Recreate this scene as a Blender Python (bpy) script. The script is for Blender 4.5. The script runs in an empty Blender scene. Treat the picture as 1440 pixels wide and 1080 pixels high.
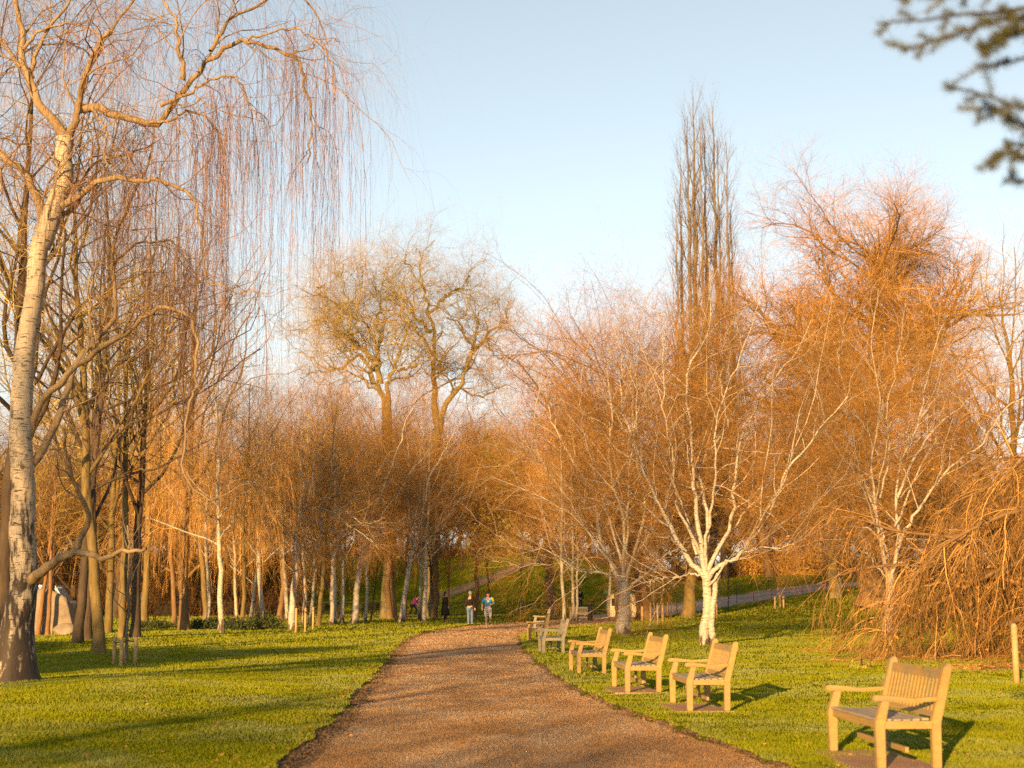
import bpy, bmesh, math, random
import numpy as np
from mathutils import Vector, Matrix

S = bpy.context.scene
COL = S.collection
R_ = math.radians

# ------------------------------------------------------------------ camera, sky, sun, exposure
CAM_H = 1.6
PITCH = R_(8.42)
cam_d = bpy.data.cameras.new("camera")
cam = bpy.data.objects.new("camera", cam_d); COL.objects.link(cam)
cam.location = (0, 0, CAM_H)
cam.rotation_euler = (R_(90) + PITCH, 0, 0)
cam_d.sensor_width = 36; cam_d.lens = 50
cam_d.clip_start = 0.1; cam_d.clip_end = 3000
cam_d.dof.use_dof = True; cam_d.dof.focus_distance = 31; cam_d.dof.aperture_fstop = 1.9
S.camera = cam

SUN_AZ, SUN_EL = 20.0, 11.0            # light travels towards azimuth 20 deg right of the view, 11 deg above the horizon
W = bpy.data.worlds.new("World"); S.world = W; W.use_nodes = True
nt = W.node_tree
bg = nt.nodes["Background"]
sky = nt.nodes.new("ShaderNodeTexSky"); sky.sky_type = 'NISHITA'; sky.sun_disc = False
sky.sun_elevation = R_(SUN_EL); sky.sun_rotation = R_(180 + SUN_AZ)
sky.air_density = 1.0; sky.dust_density = 0.35; sky.ozone_density = 1.4; sky.altitude = 50
hs = nt.nodes.new("ShaderNodeHueSaturation"); hs.inputs['Saturation'].default_value = 0.5; hs.inputs['Hue'].default_value = 0.482; hs.inputs['Value'].default_value = 1.0
nt.links.new(sky.outputs[0], hs.inputs['Color']); nt.links.new(hs.outputs[0], bg.inputs[0]); bg.inputs[1].default_value = 0.086
sd = bpy.data.lights.new("sun", 'SUN'); so = bpy.data.objects.new("sun", sd); COL.objects.link(so)
tv = Vector((math.sin(R_(SUN_AZ)) * math.cos(R_(SUN_EL)), math.cos(R_(SUN_AZ)) * math.cos(R_(SUN_EL)), -math.sin(R_(SUN_EL))))
so.rotation_euler = tv.to_track_quat('-Z', 'Y').to_euler(); so.location = (-20, -40, 30)
sd.energy = 5.0; sd.angle = R_(0.55); sd.color = (1.0, 0.62, 0.23)
S.view_settings.view_transform = 'Standard'; S.view_settings.look = 'None'
S.view_settings.exposure = 1.37; S.view_settings.gamma = 1.0
S.render.engine = 'CYCLES'
S.cycles.max_bounces = 6; S.cycles.diffuse_bounces = 3; S.cycles.glossy_bounces = 2
S.cycles.transmission_bounces = 3; S.cycles.transparent_max_bounces = 4
S.cycles.use_denoising = False

# ------------------------------------------------------------------ helpers
def smooth(t):
    t = np.clip(t, 0, 1); return t * t * (3 - 2 * t)

EL = [(-2.6, -6), (-2.4, 0), (-2.25, 10), (-2.2, 13), (-2.16, 16.8), (-2.4, 21.5), (-2.8, 30), (-3.4, 41), (-3.95, 56), (-3.64, 65), (-2.3, 75),
      (.5, 86), (3.4, 98), (5.2, 112), (9, 122), (20, 139), (34, 151), (60, 162)]
ER = [(3.8, -6), (3.3, 0), (2.9, 10), (2.7, 13), (2.46, 14.8), (1.75, 19.4), (1.4, 21.8), (.97, 26.4), (.55, 36.8), (.25, 50), (.4, 59), (1.1, 66),
      (3.2, 73), (6.2, 83), (9.4, 95), (12, 107), (16, 116), (24, 128), (36, 140), (60, 150)]

def resample(pts, n, sm=2):
    p = np.array(pts, float)
    for _ in range(sm):                                   # corner cutting that keeps the ends
        q = [p[0]]
        for a, b in zip(p[:-1], p[1:]):
            q += [a * .75 + b * .25, a * .25 + b * .75]
        q.append(p[-1]); p = np.array(q)
    s = np.r_[0, np.cumsum(np.linalg.norm(np.diff(p, axis=0), axis=1))]
    t = np.linspace(0, s[-1], n)
    return np.stack([np.interp(t, s, p[:, i]) for i in range(p.shape[1])], 1)

def by_y(pts, ys):
    p = resample(pts, 600, 2)
    return np.interp(ys, p[:, 1], p[:, 0])

def vnoise(x, y, sc, seed=0):
    """smooth value noise on arrays"""
    x = np.asarray(x, float) * sc + 137.3; y = np.asarray(y, float) * sc + 71.7
    xi = np.floor(x).astype(np.int64); yi = np.floor(y).astype(np.int64)
    fx = x - xi; fy = y - yi; fx = fx * fx * (3 - 2 * fx); fy = fy * fy * (3 - 2 * fy)
    def h(a, b):
        n = (a * 374761393 + b * 668265263 + seed * 974711) & 0xffffffff
        n = ((n ^ (n >> 13)) * 1274126177) & 0xffffffff
        return ((n ^ (n >> 16)) & 0xffff) / 65535.0
    return (h(xi, yi) * (1 - fx) + h(xi + 1, yi) * fx) * (1 - fy) + (h(xi, yi + 1) * (1 - fx) + h(xi + 1, yi + 1) * fx) * fy

def gz(x, y):
    x = np.asarray(x, float); y = np.asarray(y, float)
    z = 2.65 * smooth((x - 6) / 32) * smooth((y - 60) / 85)
    ystart = 112 + np.clip(x - 4, 0, 60) * 0.85
    h = 5.6 - 3.7 * smooth((x - 6) / 16)
    z = z + h * smooth((y - ystart) / 46) + 0.9 * smooth((y - ystart - 40) / 120)
    z = z + 0.30 * np.exp(-((x + 6.2) / 3.2) ** 2 - ((y - 20) / 6.5) ** 2)
    z = z + 0.10 * smooth((x - 3) / 6) * smooth((60 - y) / 30)
    z = z + 0.10 * (vnoise(x, y, .16, 3) - .5) * smooth((np.abs(x) - 1) / 5)
    return z

def ray(px, py):
    u = (px - 720) / 2000.0; v = (540 - py) / 2000.0
    c, s = math.cos(PITCH), math.sin(PITCH)
    return np.array([u, c - v * s, s + v * c])

def P(px, py, d):
    r = ray(px, py); r = r / r[1] * d
    return np.array([r[0], r[1], r[2] + CAM_H])

def G(px, py, dmin=8, dmax=230):
    """where the line of sight through a spot of the photo meets the ground"""
    r = ray(px, py); r = r / r[1]
    d = np.arange(dmin, dmax, .05)
    f = CAM_H + r[2] * d - gz(r[0] * d, d)
    i = np.argmax(f < 0) if (f < 0).any() else len(d) - 1
    return float(r[0] * d[i]), float(d[i]), float(gz(r[0] * d[i], d[i]))

def ground(x, y): return float(gz(x, y))

def tag(o, label=None, cat=None, group=None, kind=None):
    if label: o['label'] = label
    if cat: o['category'] = cat
    if group: o['group'] = group
    if kind: o['kind'] = kind
    return o

def empty(name, loc, label=None, cat=None, group=None, rz=0):
    o = bpy.data.objects.new(name, None); COL.objects.link(o)
    o.empty_display_size = .2
    o.location = loc; o.rotation_euler = (0, 0, rz)
    return tag(o, label, cat, group)

def link(name, me, parent=None, mat=None):
    o = bpy.data.objects.new(name, me); COL.objects.link(o)
    if parent: o.parent = parent
    if mat:
        me.materials.clear()
        for m in (mat if isinstance(mat, (list, tuple)) else [mat]): me.materials.append(m)
    return o

def np_mesh(name, V, F, smooth_=True):
    """V (n,3); F list of int arrays (m,k)"""
    me = bpy.data.meshes.new(name)
    V = np.ascontiguousarray(V, np.float32)
    me.vertices.add(len(V)); me.vertices.foreach_set('co', V.ravel())
    F = [f for f in F if len(f)]
    nl = sum(f.size for f in F); npoly = sum(len(f) for f in F)
    me.loops.add(nl); me.loops.foreach_set('vertex_index', np.concatenate([f.ravel() for f in F]).astype(np.int32))
    me.polygons.add(npoly)
    tot = np.concatenate([np.full(len(f), f.shape[1]) for f in F]).astype(np.int32)
    me.polygons.foreach_set('loop_start', (np.cumsum(tot) - tot).astype(np.int32))
    try: me.polygons.foreach_set('loop_total', tot)
    except Exception: pass
    me.polygons.foreach_set('use_smooth', np.full(npoly, smooth_))
    me.update(calc_edges=True)
    return me

def tubes(Ps, Rs, sides):
    m, k, _ = Ps.shape
    T = np.empty_like(Ps); T[:, 1:-1] = Ps[:, 2:] - Ps[:, :-2]; T[:, 0] = Ps[:, 1] - Ps[:, 0]; T[:, -1] = Ps[:, -1] - Ps[:, -2]
    T /= np.linalg.norm(T, axis=2, keepdims=True) + 1e-9
    ref = np.where(np.abs(T[:, 0, 2:3]) > .8, np.array([[1., 0, 0]]), np.array([[0., 0, 1]]))
    U = np.empty_like(Ps)
    u = ref - T[:, 0] * (ref * T[:, 0]).sum(1, keepdims=True)
    for i in range(k):
        u = u - T[:, i] * (u * T[:, i]).sum(1, keepdims=True); u /= np.linalg.norm(u, axis=1, keepdims=True) + 1e-9
        U[:, i] = u
    B = np.cross(T, U)
    a = np.arange(sides) * 2 * math.pi / sides
    V = Ps[:, :, None] + Rs[:, :, None, None] * (U[:, :, None] * np.cos(a)[:, None] + B[:, :, None] * np.sin(a)[:, None])
    base = (np.arange(m) * k * sides)[:, None, None] + (np.arange(k - 1) * sides)[None, :, None]
    j = np.arange(sides)[None, None, :]; j2 = (j + 1) % sides
    F = np.stack([base + j, base + j2, base + j2 + sides, base + j + sides], -1).reshape(-1, 4)
    return V.reshape(-1, 3), F

def join(parts):
    Vs, Fs, o = [], [], 0
    for V, F in parts:
        Vs.append(V); Fs.append(F + o); o += len(V)
    return np.concatenate(Vs), Fs

class MB:
    """collects boxes, bars and lathe shapes, links them as one mesh"""
    def __init__(s): s.b = bmesh.new()
    def box(s, c, d, rot=None, bev=0.0):
        g = bmesh.ops.create_cube(s.b, size=1)
        M = Matrix.Translation(c) @ (rot.to_4x4() if rot is not None else Matrix()) @ Matrix.Diagonal((d[0], d[1], d[2], 1))
        bmesh.ops.transform(s.b, matrix=M, verts=g['verts'])
        if bev:
            es = list({e for v in g['verts'] for e in v.link_edges})
            bmesh.ops.bevel(s.b, geom=es, offset=bev, segments=2, affect='EDGES', profile=.6)
        return s
    def bar(s, a, b_, w, h=None, bev=0.0):
        a = Vector(a); b_ = Vector(b_); d = b_ - a; h = h or w
        q = d.to_track_quat('Z', 'X')
        return s.box((a + b_) / 2, (w, h, d.length), q.to_matrix(), bev)
    def cyl(s, a, b_, r1, r2=None, n=12):
        a = Vector(a); b_ = Vector(b_); d = b_ - a
        g = bmesh.ops.create_cone(s.b, cap_ends=True, segments=n, radius1=r1, radius2=r1 if r2 is None else r2, depth=d.length)
        M = Matrix.Translation((a + b_) / 2) @ d.to_track_quat('Z', 'X').to_matrix().to_4x4()
        bmesh.ops.transform(s.b, matrix=M, verts=g['verts']); return s
    def ball(s, c, r, sub=2):
        g = bmesh.ops.create_icosphere(s.b, subdivisions=sub, radius=1)
        r = r if hasattr(r, '__len__') else (r, r, r)
        bmesh.ops.transform(s.b, matrix=Matrix.Translation(c) @ Matrix.Diagonal((*r, 1)), verts=g['verts']); return s
    def prism(s, outline, axis, a, b_, bev=0.0):
        """outline 2D pts in the two other axes, extruded along axis from a to b"""
        def v(p, t):
            return {'y': (p[0], t, p[1]), 'x': (t, p[0], p[1]), 'z': (p[0], p[1], t)}[axis]
        v0 = [s.b.verts.new(v(p, a)) for p in outline]; v1 = [s.b.verts.new(v(p, b_)) for p in outline]
        n = len(outline); fs = [s.b.faces.new(v0[::-1]), s.b.faces.new(v1)]
        for i in range(n): fs.append(s.b.faces.new((v0[i], v0[(i + 1) % n], v1[(i + 1) % n], v1[i])))
        bmesh.ops.recalc_face_normals(s.b, faces=fs)
        if bev:
            es = list({e for f in fs for e in f.edges})
            bmesh.ops.bevel(s.b, geom=es, offset=bev, segments=2, affect='EDGES')
        return s
    def mesh(s, name, smooth_=False):
        me = bpy.data.meshes.new(name); s.b.to_mesh(me); s.b.free()
        if smooth_: me.polygons.foreach_set('use_smooth', [True] * len(me.polygons))
        return me
    def build(s, name, mat, parent=None, smooth_=False):
        return link(name, s.mesh(name, smooth_), parent, mat)

def copy_tree(o, parent=None):
    c = o.copy(); COL.objects.link(c); c.parent = parent
    for ch in list(o.children): copy_tree(ch, c)
    return c

# ------------------------------------------------------------------ materials
def mat_new(name, rough=.8, spec=.3):
    m = bpy.data.materials.new(name); m.use_nodes = True
    b = m.node_tree.nodes['Principled BSDF']; b.inputs['Roughness'].default_value = rough
    b.inputs['Specular IOR Level'].default_value = spec
    return m, m.node_tree, b

def node(nt, t, **kw):
    n = nt.nodes.new(t)
    for k, v in kw.items():
        if k.startswith('i_'): n.inputs[k[2:].replace('_', ' ')].default_value = v
        else: setattr(n, k, v)
    return n

def ramp(nt, fac, stops):
    r = nt.nodes.new('ShaderNodeValToRGB'); e = r.color_ramp.elements
    while len(e) < len(stops): e.new(.5)
    for el, (p, c) in zip(e, stops): el.position = p; el.color = (*c, 1)
    nt.links.new(fac, r.inputs[0]); return r.outputs[0]

def coords(nt, scale=(1, 1, 1), kind='Object'):
    tc = nt.nodes.new('ShaderNodeTexCoord'); mp = nt.nodes.new('ShaderNodeMapping'); mp.inputs['Scale'].default_value = scale
    nt.links.new(tc.outputs[kind], mp.inputs[0]); return mp.outputs[0]

def noise(nt, vec, scale, detail=4, rough=.6):
    n = node(nt, 'ShaderNodeTexNoise'); n.inputs['Scale'].default_value = scale; n.inputs['Detail'].default_value = detail
    n.inputs['Roughness'].default_value = rough; nt.links.new(vec, n.inputs['Vector']); return n.outputs['Fac']

def mixc(nt, fac, a, b, bt='MIX'):
    m = node(nt, 'ShaderNodeMix', data_type='RGBA', blend_type=bt)
    for s, v in ((0, fac), (6, a), (7, b)):
        if hasattr(v, 'is_linked') or hasattr(v, 'links'): nt.links.new(v, m.inputs[s])
        else: m.inputs[s].default_value = v if s == 0 else (*v, 1)
    return m.outputs[2]

def bump(nt, b, h, strength, dist):
    bp = node(nt, 'ShaderNodeBump'); bp.inputs['Strength'].default_value = strength; bp.inputs['Distance'].default_value = dist
    nt.links.new(h, bp.inputs['Height']); nt.links.new(bp.outputs[0], b.inputs['Normal'])

def m_simple(name, c1, c2, scale=3, stretch=(1, 1, 1), rough=.8, bs=.3, bd=.01, spec=.3):
    m, nt, b = mat_new(name, rough, spec)
    v = coords(nt, stretch); n = noise(nt, v, scale, 6, .65)
    nt.links.new(ramp(nt, n, [(.3, c1), (.7, c2)]), b.inputs['Base Color'])
    if bs: bump(nt, b, n, bs, bd)
    return m

def m_birch(name, white, dark, foot=.55):
    """peeling white bark: dark horizontal dashes, black fissures towards the foot"""
    m, nt, b = mat_new(name, .65, .25)
    v = coords(nt, (1, 1, 1))
    dash = noise(nt, coords(nt, (5, 5, 34)), 1.3, 3, .6)
    blot = noise(nt, coords(nt, (2.2, 2.2, 1.1)), 1.6, 5, .6)
    tone = noise(nt, v, 2.2, 4)
    c = ramp(nt, tone, [(.3, tuple(x * .82 for x in white)), (.65, white)])
    d1 = ramp(nt, dash, [(.56, (0, 0, 0)), (.63, (1, 1, 1))])
    c = mixc(nt, d1, c, dark)
    d2 = ramp(nt, blot, [(.60, (0, 0, 0)), (.66, (.9, .9, .9))])
    c = mixc(nt, d2, c, dark)
    # fissured foot (real bark wear, stays with the tree)
    sx = node(nt, 'ShaderNodeSeparateXYZ'); nt.links.new(v, sx.inputs[0])
    fz = node(nt, 'ShaderNodeMapRange'); nt.links.new(sx.outputs[2], fz.inputs[0])
    for i, val in enumerate((0.0, foot, .24, -.10)): fz.inputs[1 + i].default_value = val
    fis = noise(nt, coords(nt, (7, 7, 1.8)), 1.4, 4, .6)
    ad = node(nt, 'ShaderNodeMath', operation='ADD'); nt.links.new(fis, ad.inputs[0]); nt.links.new(fz.outputs[0], ad.inputs[1])
    d3 = ramp(nt, ad.outputs[0], [(.52, (0, 0, 0)), (.64, (1, 1, 1))])
    c = mixc(nt, d3, c, tuple(x * .7 for x in dark))
    nt.links.new(c, b.inputs['Base Color'])
    bump(nt, b, fis, .6, .03)
    return m

def m_bark(name, c1, c2, sc=1.0):
    m, nt, b = mat_new(name, .85, .2)
    n = noise(nt, coords(nt, (6 * sc, 6 * sc, 1.4 * sc)), 1.5, 6, .65)
    n2 = noise(nt, coords(nt, (1, 1, 1)), .9, 3)
    c = ramp(nt, n, [(.3, c1), (.65, c2)])
    c = mixc(nt, n2, c, tuple(x * .6 for x in c1))
    nt.links.new(c, b.inputs['Base Color']); bump(nt, b, n, .8, .04)
    return m

def m_twig(name, c1, c2, var=.25):
    m, nt, b = mat_new(name, .9, .0)
    n = noise(nt, coords(nt), .55, 3, .6)
    c = ramp(nt, n, [(.32, c1), (.68, c2)])
    oi = node(nt, 'ShaderNodeObjectInfo')
    hs = node(nt, 'ShaderNodeHueSaturation'); nt.links.new(c, hs.inputs['Color'])
    mr = node(nt, 'ShaderNodeMapRange'); nt.links.new(oi.outputs['Random'], mr.inputs[0]); mr.inputs[3].default_value = 1 - var; mr.inputs[4].default_value = 1 + var
    nt.links.new(mr.outputs[0], hs.inputs['Value'])
    gi = node(nt, 'ShaderNodeNewGeometry')                # every shoot gets its own random tone, dark to pale, for texture contrast
    tone = ramp(nt, gi.outputs['Random Per Island'], [(0, (.30, .30, .32)), (.45, (.80, .80, .80)), (.8, (1.25, 1.22, 1.15)), (1, (1.75, 1.75, 1.7))])
    nt.links.new(mixc(nt, 1.0, hs.outputs[0], tone, 'MULTIPLY'), b.inputs['Base Color'])
    return m

M = {}
M['birch'] = m_birch('birch_bark', (.44, .38, .31), (.09, .065, .045))
M['birch_hero'] = m_birch('birch_bark_old', (.42, .34, .25), (.06, .042, .03), 4.2)
M['birch_thin'] = m_birch('birch_bark_young', (.44, .39, .30), (.12, .08, .05), 1.2)
M['bark_olive'] = m_bark('bark_olive', (.13, .09, .035), (.28, .20, .07))
M['bark_gold'] = m_bark('bark_gold', (.22, .14, .07), (.46, .34, .20))
M['bark_dark'] = m_bark('bark_dark', (.05, .035, .025), (.13, .09, .055))
M['bark_brown'] = m_bark('bark_brown', (.15, .085, .04), (.32, .19, .09), .7)
M['bark_plane'] = m_bark('bark_plane', (.22, .17, .07), (.38, .30, .14), .5)
M['bark_grey'] = m_bark('bark_grey', (.14, .11, .08), (.28, .22, .16), .6)
M['bark_red'] = m_bark('bark_red', (.20, .10, .045), (.36, .19, .08), .8)
M['moss_bark'] = m_bark('mossy_bark', (.16, .15, .04), (.30, .26, .08))
M['tw_birch'] = m_twig('twig_birch', (.28, .135, .04), (.50, .27, .09))
M['tw_young_lit'] = m_twig('twig_young_lit', (.44, .22, .06), (.64, .36, .12))  # brighter than the other birch twigs: sunlight blocked here is put into the colour
M['tw_mauve'] = m_twig('twig_mauve', (.16, .085, .055), (.28, .16, .10))
M['tw_rust'] = m_twig('twig_rust', (.26, .12, .03), (.50, .27, .07))
M['tw_olive'] = m_twig('twig_olive', (.34, .23, .06), (.52, .38, .11))
M['tw_plane'] = m_twig('twig_plane', (.38, .25, .08), (.56, .40, .15))
M['tw_brown'] = m_twig('twig_brown', (.17, .085, .025), (.34, .19, .06))
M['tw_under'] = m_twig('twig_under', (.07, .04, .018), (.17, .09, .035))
M['tw_grey'] = m_twig('twig_grey', (.20, .14, .09), (.34, .25, .15))
M['tw_weep'] = m_twig('twig_weeping', (.22, .115, .04), (.44, .25, .085))

def m_leaf(name, c1, c2, trans=.25):
    m, nt, b = mat_new(name, .6, .3)
    n = noise(nt, coords(nt), 1.7, 3)
    nt.links.new(ramp(nt, n, [(.3, c1), (.7, c2)]), b.inputs['Base Color'])
    tr = node(nt, 'ShaderNodeBsdfTranslucent'); nt.links.new(ramp(nt, n, [(.3, c1), (.7, c2)]), tr.inputs[0])
    mx = node(nt, 'ShaderNodeMixShader'); mx.inputs[0].default_value = trans
    out = nt.nodes['Material Output']
    nt.links.new(b.outputs[0], mx.inputs[1]); nt.links.new(tr.outputs[0], mx.inputs[2]); nt.links.new(mx.outputs[0], out.inputs[0])
    return m
M['leaf_rust'] = m_leaf('leaf_rust', (.45, .14, .03), (.70, .27, .06))
M['leaf_dark'] = m_leaf('leaf_dark', (.03, .045, .012), (.09, .11, .03))
M['leaf_yellow'] = m_leaf('leaf_yellow', (.20, .18, .03), (.42, .36, .05))
M['leaf_gold'] = m_leaf('leaf_gold', (.50, .26, .04), (.72, .42, .09))
M['needle'] = m_leaf('needle', (.07, .085, .07), (.24, .22, .07), .15)
M['litter'] = m_leaf('leaf_litter', (.07, .045, .025), (.26, .16, .08), .1)
M['leaf_fallen'] = m_leaf('leaf_fallen', (.30, .12, .03), (.60, .30, .08))

def m_grass_col(nt, v):
    n1 = noise(nt, v, .22, 4, .6); n2 = noise(nt, v, 1.9, 5, .7); n3 = noise(nt, v, 9, 4, .7)
    c = ramp(nt, n1, [(.3, (.17, .20, .007)), (.7, (.32, .32, .010))])
    c2 = ramp(nt, n2, [(.35, (.15, .18, .007)), (.65, (.35, .34, .012))])
    c = mixc(nt, .5, c, c2)
    c3 = ramp(nt, n3, [(.3, (.15, .18, .008)), (.72, (.29, .28, .02))])
    return mixc(nt, .35, c, c3), n2, n3

def m_ground():
    m, nt, b = mat_new('lawn', .9, .0)
    v = coords(nt)
    c, n2, n3 = m_grass_col(nt, v)
    nl = noise(nt, v, .35, 5, .7)
    soil = ramp(nt, nl, [(.64, (0, 0, 0)), (.74, (.6, .6, .6))])
    c = mixc(nt, soil, c, (.13, .075, .03))
    nt.links.new(c, b.inputs['Base Color'])
    nf = noise(nt, v, 26, 5, .8)
    bump(nt, b, nf, 1.0, .3)
    return m
M['lawn'] = m_ground()

def m_blade():
    m, nt, b = mat_new('grass_blade', .8, .03)
    v = coords(nt); c, n2, n3 = m_grass_col(nt, v)
    # dew and frost on the blades nearest the path, in ragged patches
    fr = noise(nt, v, .5, 5, .7)
    c = mixc(nt, ramp(nt, fr, [(.46, (0, 0, 0)), (.68, (.55, .55, .55))]), c, (.30, .32, .17))
    nt.links.new(c, b.inputs['Base Color'])
    tr = node(nt, 'ShaderNodeBsdfTranslucent'); nt.links.new(c, tr.inputs[0])
    mx = node(nt, 'ShaderNodeMixShader'); mx.inputs[0].default_value = .3
    out = nt.nodes['Material Output']
    nt.links.new(b.outputs[0], mx.inputs[1]); nt.links.new(tr.outputs[0], mx.inputs[2]); nt.links.new(mx.outputs[0], out.inputs[0])
    return m
M['blade'] = m_blade()

def m_path():
    m, nt, b = mat_new('path_gravel', .9, .05)
    v = coords(nt)
    n1 = noise(nt, coords(nt, (1, .5, 1)), .5, 5, .65); n2 = noise(nt, v, 14, 6, .8); n3 = noise(nt, v, 60, 3, .8)
    c = ramp(nt, n1, [(.35, (.32, .165, .072)), (.65, (.60, .34, .155))])
    c = mixc(nt, .35, c, ramp(nt, n2, [(.3, (.30, .18, .10)), (.7, (.54, .35, .20))]))
    # bleached, trodden stone dust in patches
    d = noise(nt, coords(nt, (1, .6, 1)), .8, 6, .7)
    c = mixc(nt, ramp(nt, d, [(.45, (0, 0, 0)), (.62, (.6, .6, .6))]), c, (.58, .43, .30))
    
    
    nt.links.new(c, b.inputs['Base Color'])
    ad = node(nt, 'ShaderNodeMath', operation='ADD'); nt.links.new(n2, ad.inputs[0]); nt.links.new(n3, ad.inputs[1])
    bump(nt, b, ad.outputs[0], 1.0, .05)
    return m
M['path'] = m_path()
M['road'] = m_simple('road_tarmac', (.28, .19, .14), (.40, .28, .21), 6, rough=.85, bs=.8, bd=.03)
M['dirt'] = m_simple('dirt', (.12, .08, .045), (.30, .19, .10), 9, rough=.95, bs=1, bd=.05)
M['brick'] = None
def m_brick():
    m, nt, b = mat_new('brick_paving', .85, .2)
    br = node(nt, 'ShaderNodeTexBrick'); br.inputs['Scale'].default_value = 5
    br.inputs['Color1'].default_value = (.46, .25, .14, 1); br.inputs['Color2'].default_value = (.36, .20, .11, 1); br.inputs['Mortar'].default_value = (.12, .08, .05, 1)
    nt.links.new(coords(nt), br.inputs['Vector']); nt.links.new(br.outputs[0], b.inputs['Base Color'])
    bump(nt, b, br.outputs['Fac'], -.5, .01)
    return m
M['brick'] = m_brick()
M['teak'] = m_simple('teak', (.26, .18, .085), (.42, .30, .145), 2.2, (1.5, 1.5, 12), .6, .3, .004)
def m_teak(name, c1, c2, grey):
    m, nt, b = mat_new(name, .65, .25)
    g = noise(nt, coords(nt, (1.5, 1.5, 12)), 2.2, 6, .65); g2 = noise(nt, coords(nt, (12, 1.2, 12)), 2.0, 5, .65)
    c = mixc(nt, .5, ramp(nt, g, [(.3, c1), (.7, c2)]), ramp(nt, g2, [(.3, c1), (.7, c2)]))
    tc = node(nt, 'ShaderNodeTexCoord'); oi = node(nt, 'ShaderNodeNewGeometry')
    n = noise(nt, oi.outputs['Position'], 2.6, 6, .7)
    c = mixc(nt, ramp(nt, n, [(.44, (0, 0, 0)), (.62, (.75, .75, .75))]), c, grey)
    n4 = noise(nt, oi.outputs['Position'], 7, 4, .7)
    c = mixc(nt, ramp(nt, n4, [(.60, (0, 0, 0)), (.70, (.6, .6, .6))]), c, (.10, .11, .05))
    nt.links.new(c, b.inputs['Base Color']); bump(nt, b, g2, .4, .004); return m
M['teak'] = m_teak('teak', (.27, .155, .05), (.40, .255, .08), (.23, .18, .10))
M['teak_top'] = m_simple('teak_weathered', (.20, .16, .115), (.36, .30, .22), 3, (14, 1.2, 14), .65, .4, .004)
M['teak_old'] = m_simple('teak_old', (.15, .13, .10), (.27, .23, .17), 2.4, (1.5, 1.5, 12), .7, .4, .004)
M['stake'] = m_simple('stake_wood', (.32, .20, .08), (.48, .31, .14), 4, (3, 3, 10), .7)
M['rubber'] = m_simple('black_rubber', (.012, .012, .012), (.03, .03, .03), 5)
M['iron'] = m_simple('black_iron', (.010, .011, .011), (.028, .028, .028), 8, rough=.45)
M['rock'] = m_simple('sandstone', (.16, .12, .085), (.30, .24, .17), 1.6, rough=.9, bs=.9, bd=.1)
M['white_paint'] = m_simple('white_paint', (.74, .76, .78), (.82, .83, .84), 2, rough=.35, bs=0)
M['blue_paint'] = m_simple('blue_paint', (.02, .07, .30), (.03, .09, .36), 2, rough=.4, bs=0)
M['hivis'] = m_simple('hi_vis_yellow', (.50, .62, .03), (.60, .72, .05), 2, rough=.4, bs=0)
M['glass'] = m_simple('dark_glass', (.015, .018, .02), (.03, .035, .04), 1, rough=.08, bs=0, spec=.6)
M['green_roof'] = m_simple('green_roof', (.02, .13, .09), (.03, .18, .12), 3, rough=.5)
M['dark_wood'] = m_simple('dark_stained_wood', (.012, .010, .008), (.03, .025, .018), 5, rough=.95, spec=.05)
M['cream_board'] = m_simple('cream_board', (.50, .40, .28), (.60, .50, .36), 2, (1, 1, 6), .7)
M['skin'] = m_simple('skin', (.60, .34, .22), (.68, .40, .27), 4, rough=.5, bs=0)
M['hair'] = m_simple('hair_dark', (.03, .02, .012), (.06, .04, .025), 20)
M['hair_grey'] = m_simple('hair_grey', (.28, .26, .23), (.40, .37, .33), 20)
def cloth(n, c): return m_simple(n, tuple(x * .8 for x in c), c, 6, rough=.85, bs=.3, bd=.01)
M['c_blue'] = cloth('blue_shirt', (.02, .27, .60)); M['c_yellow'] = cloth('yellow_cloth', (.75, .60, .04)); M['c_navy'] = cloth('navy_cap', (.015, .015, .06))
M['c_cream'] = cloth('cream_shorts', (.62, .54, .42)); M['c_white'] = cloth('white_cloth', (.72, .70, .66)); M['c_black'] = cloth('black_cloth', (.018, .014, .014))
M['c_jeans'] = cloth('jeans', (.12, .17, .28)); M['c_purple'] = cloth('purple_coat', (.28, .03, .26)); M['c_print'] = cloth('pale_print', (.55, .78, .62))
M['c_pale'] = cloth('pale_jacket', (.55, .52, .45)); M['c_grey'] = cloth('grey_cloth', (.10, .09, .09))

# ------------------------------------------------------------------ ground, path, road
def densify(a, b, fine0, fine1, step, growth):
    out = list(np.arange(fine0, fine1, step)); s = step; x = fine1
    while x < b: out.append(x); s *= growth; x += s
    out.append(b); s = step; x = fine0 - s; lo = []
    while x > a: lo.append(x); s *= growth; x -= s
    lo.append(a)
    return np.array(sorted(lo) + out)

POLY = np.concatenate([resample(EL, 260), resample(ER, 260)[::-1]])
def inside(x, y, poly=POLY):
    x = np.asarray(x, float); y = np.asarray(y, float); r = np.zeros(x.shape, bool)
    px, py = poly[:, 0], poly[:, 1]; j = len(poly) - 1
    for i in range(len(poly)):
        c = ((py[i] > y) != (py[j] > y)) & (x < (px[j] - px[i]) * (y - py[i]) / (py[j] - py[i] + 1e-12) + px[i])
        r ^= c; j = i
    return r

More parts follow.
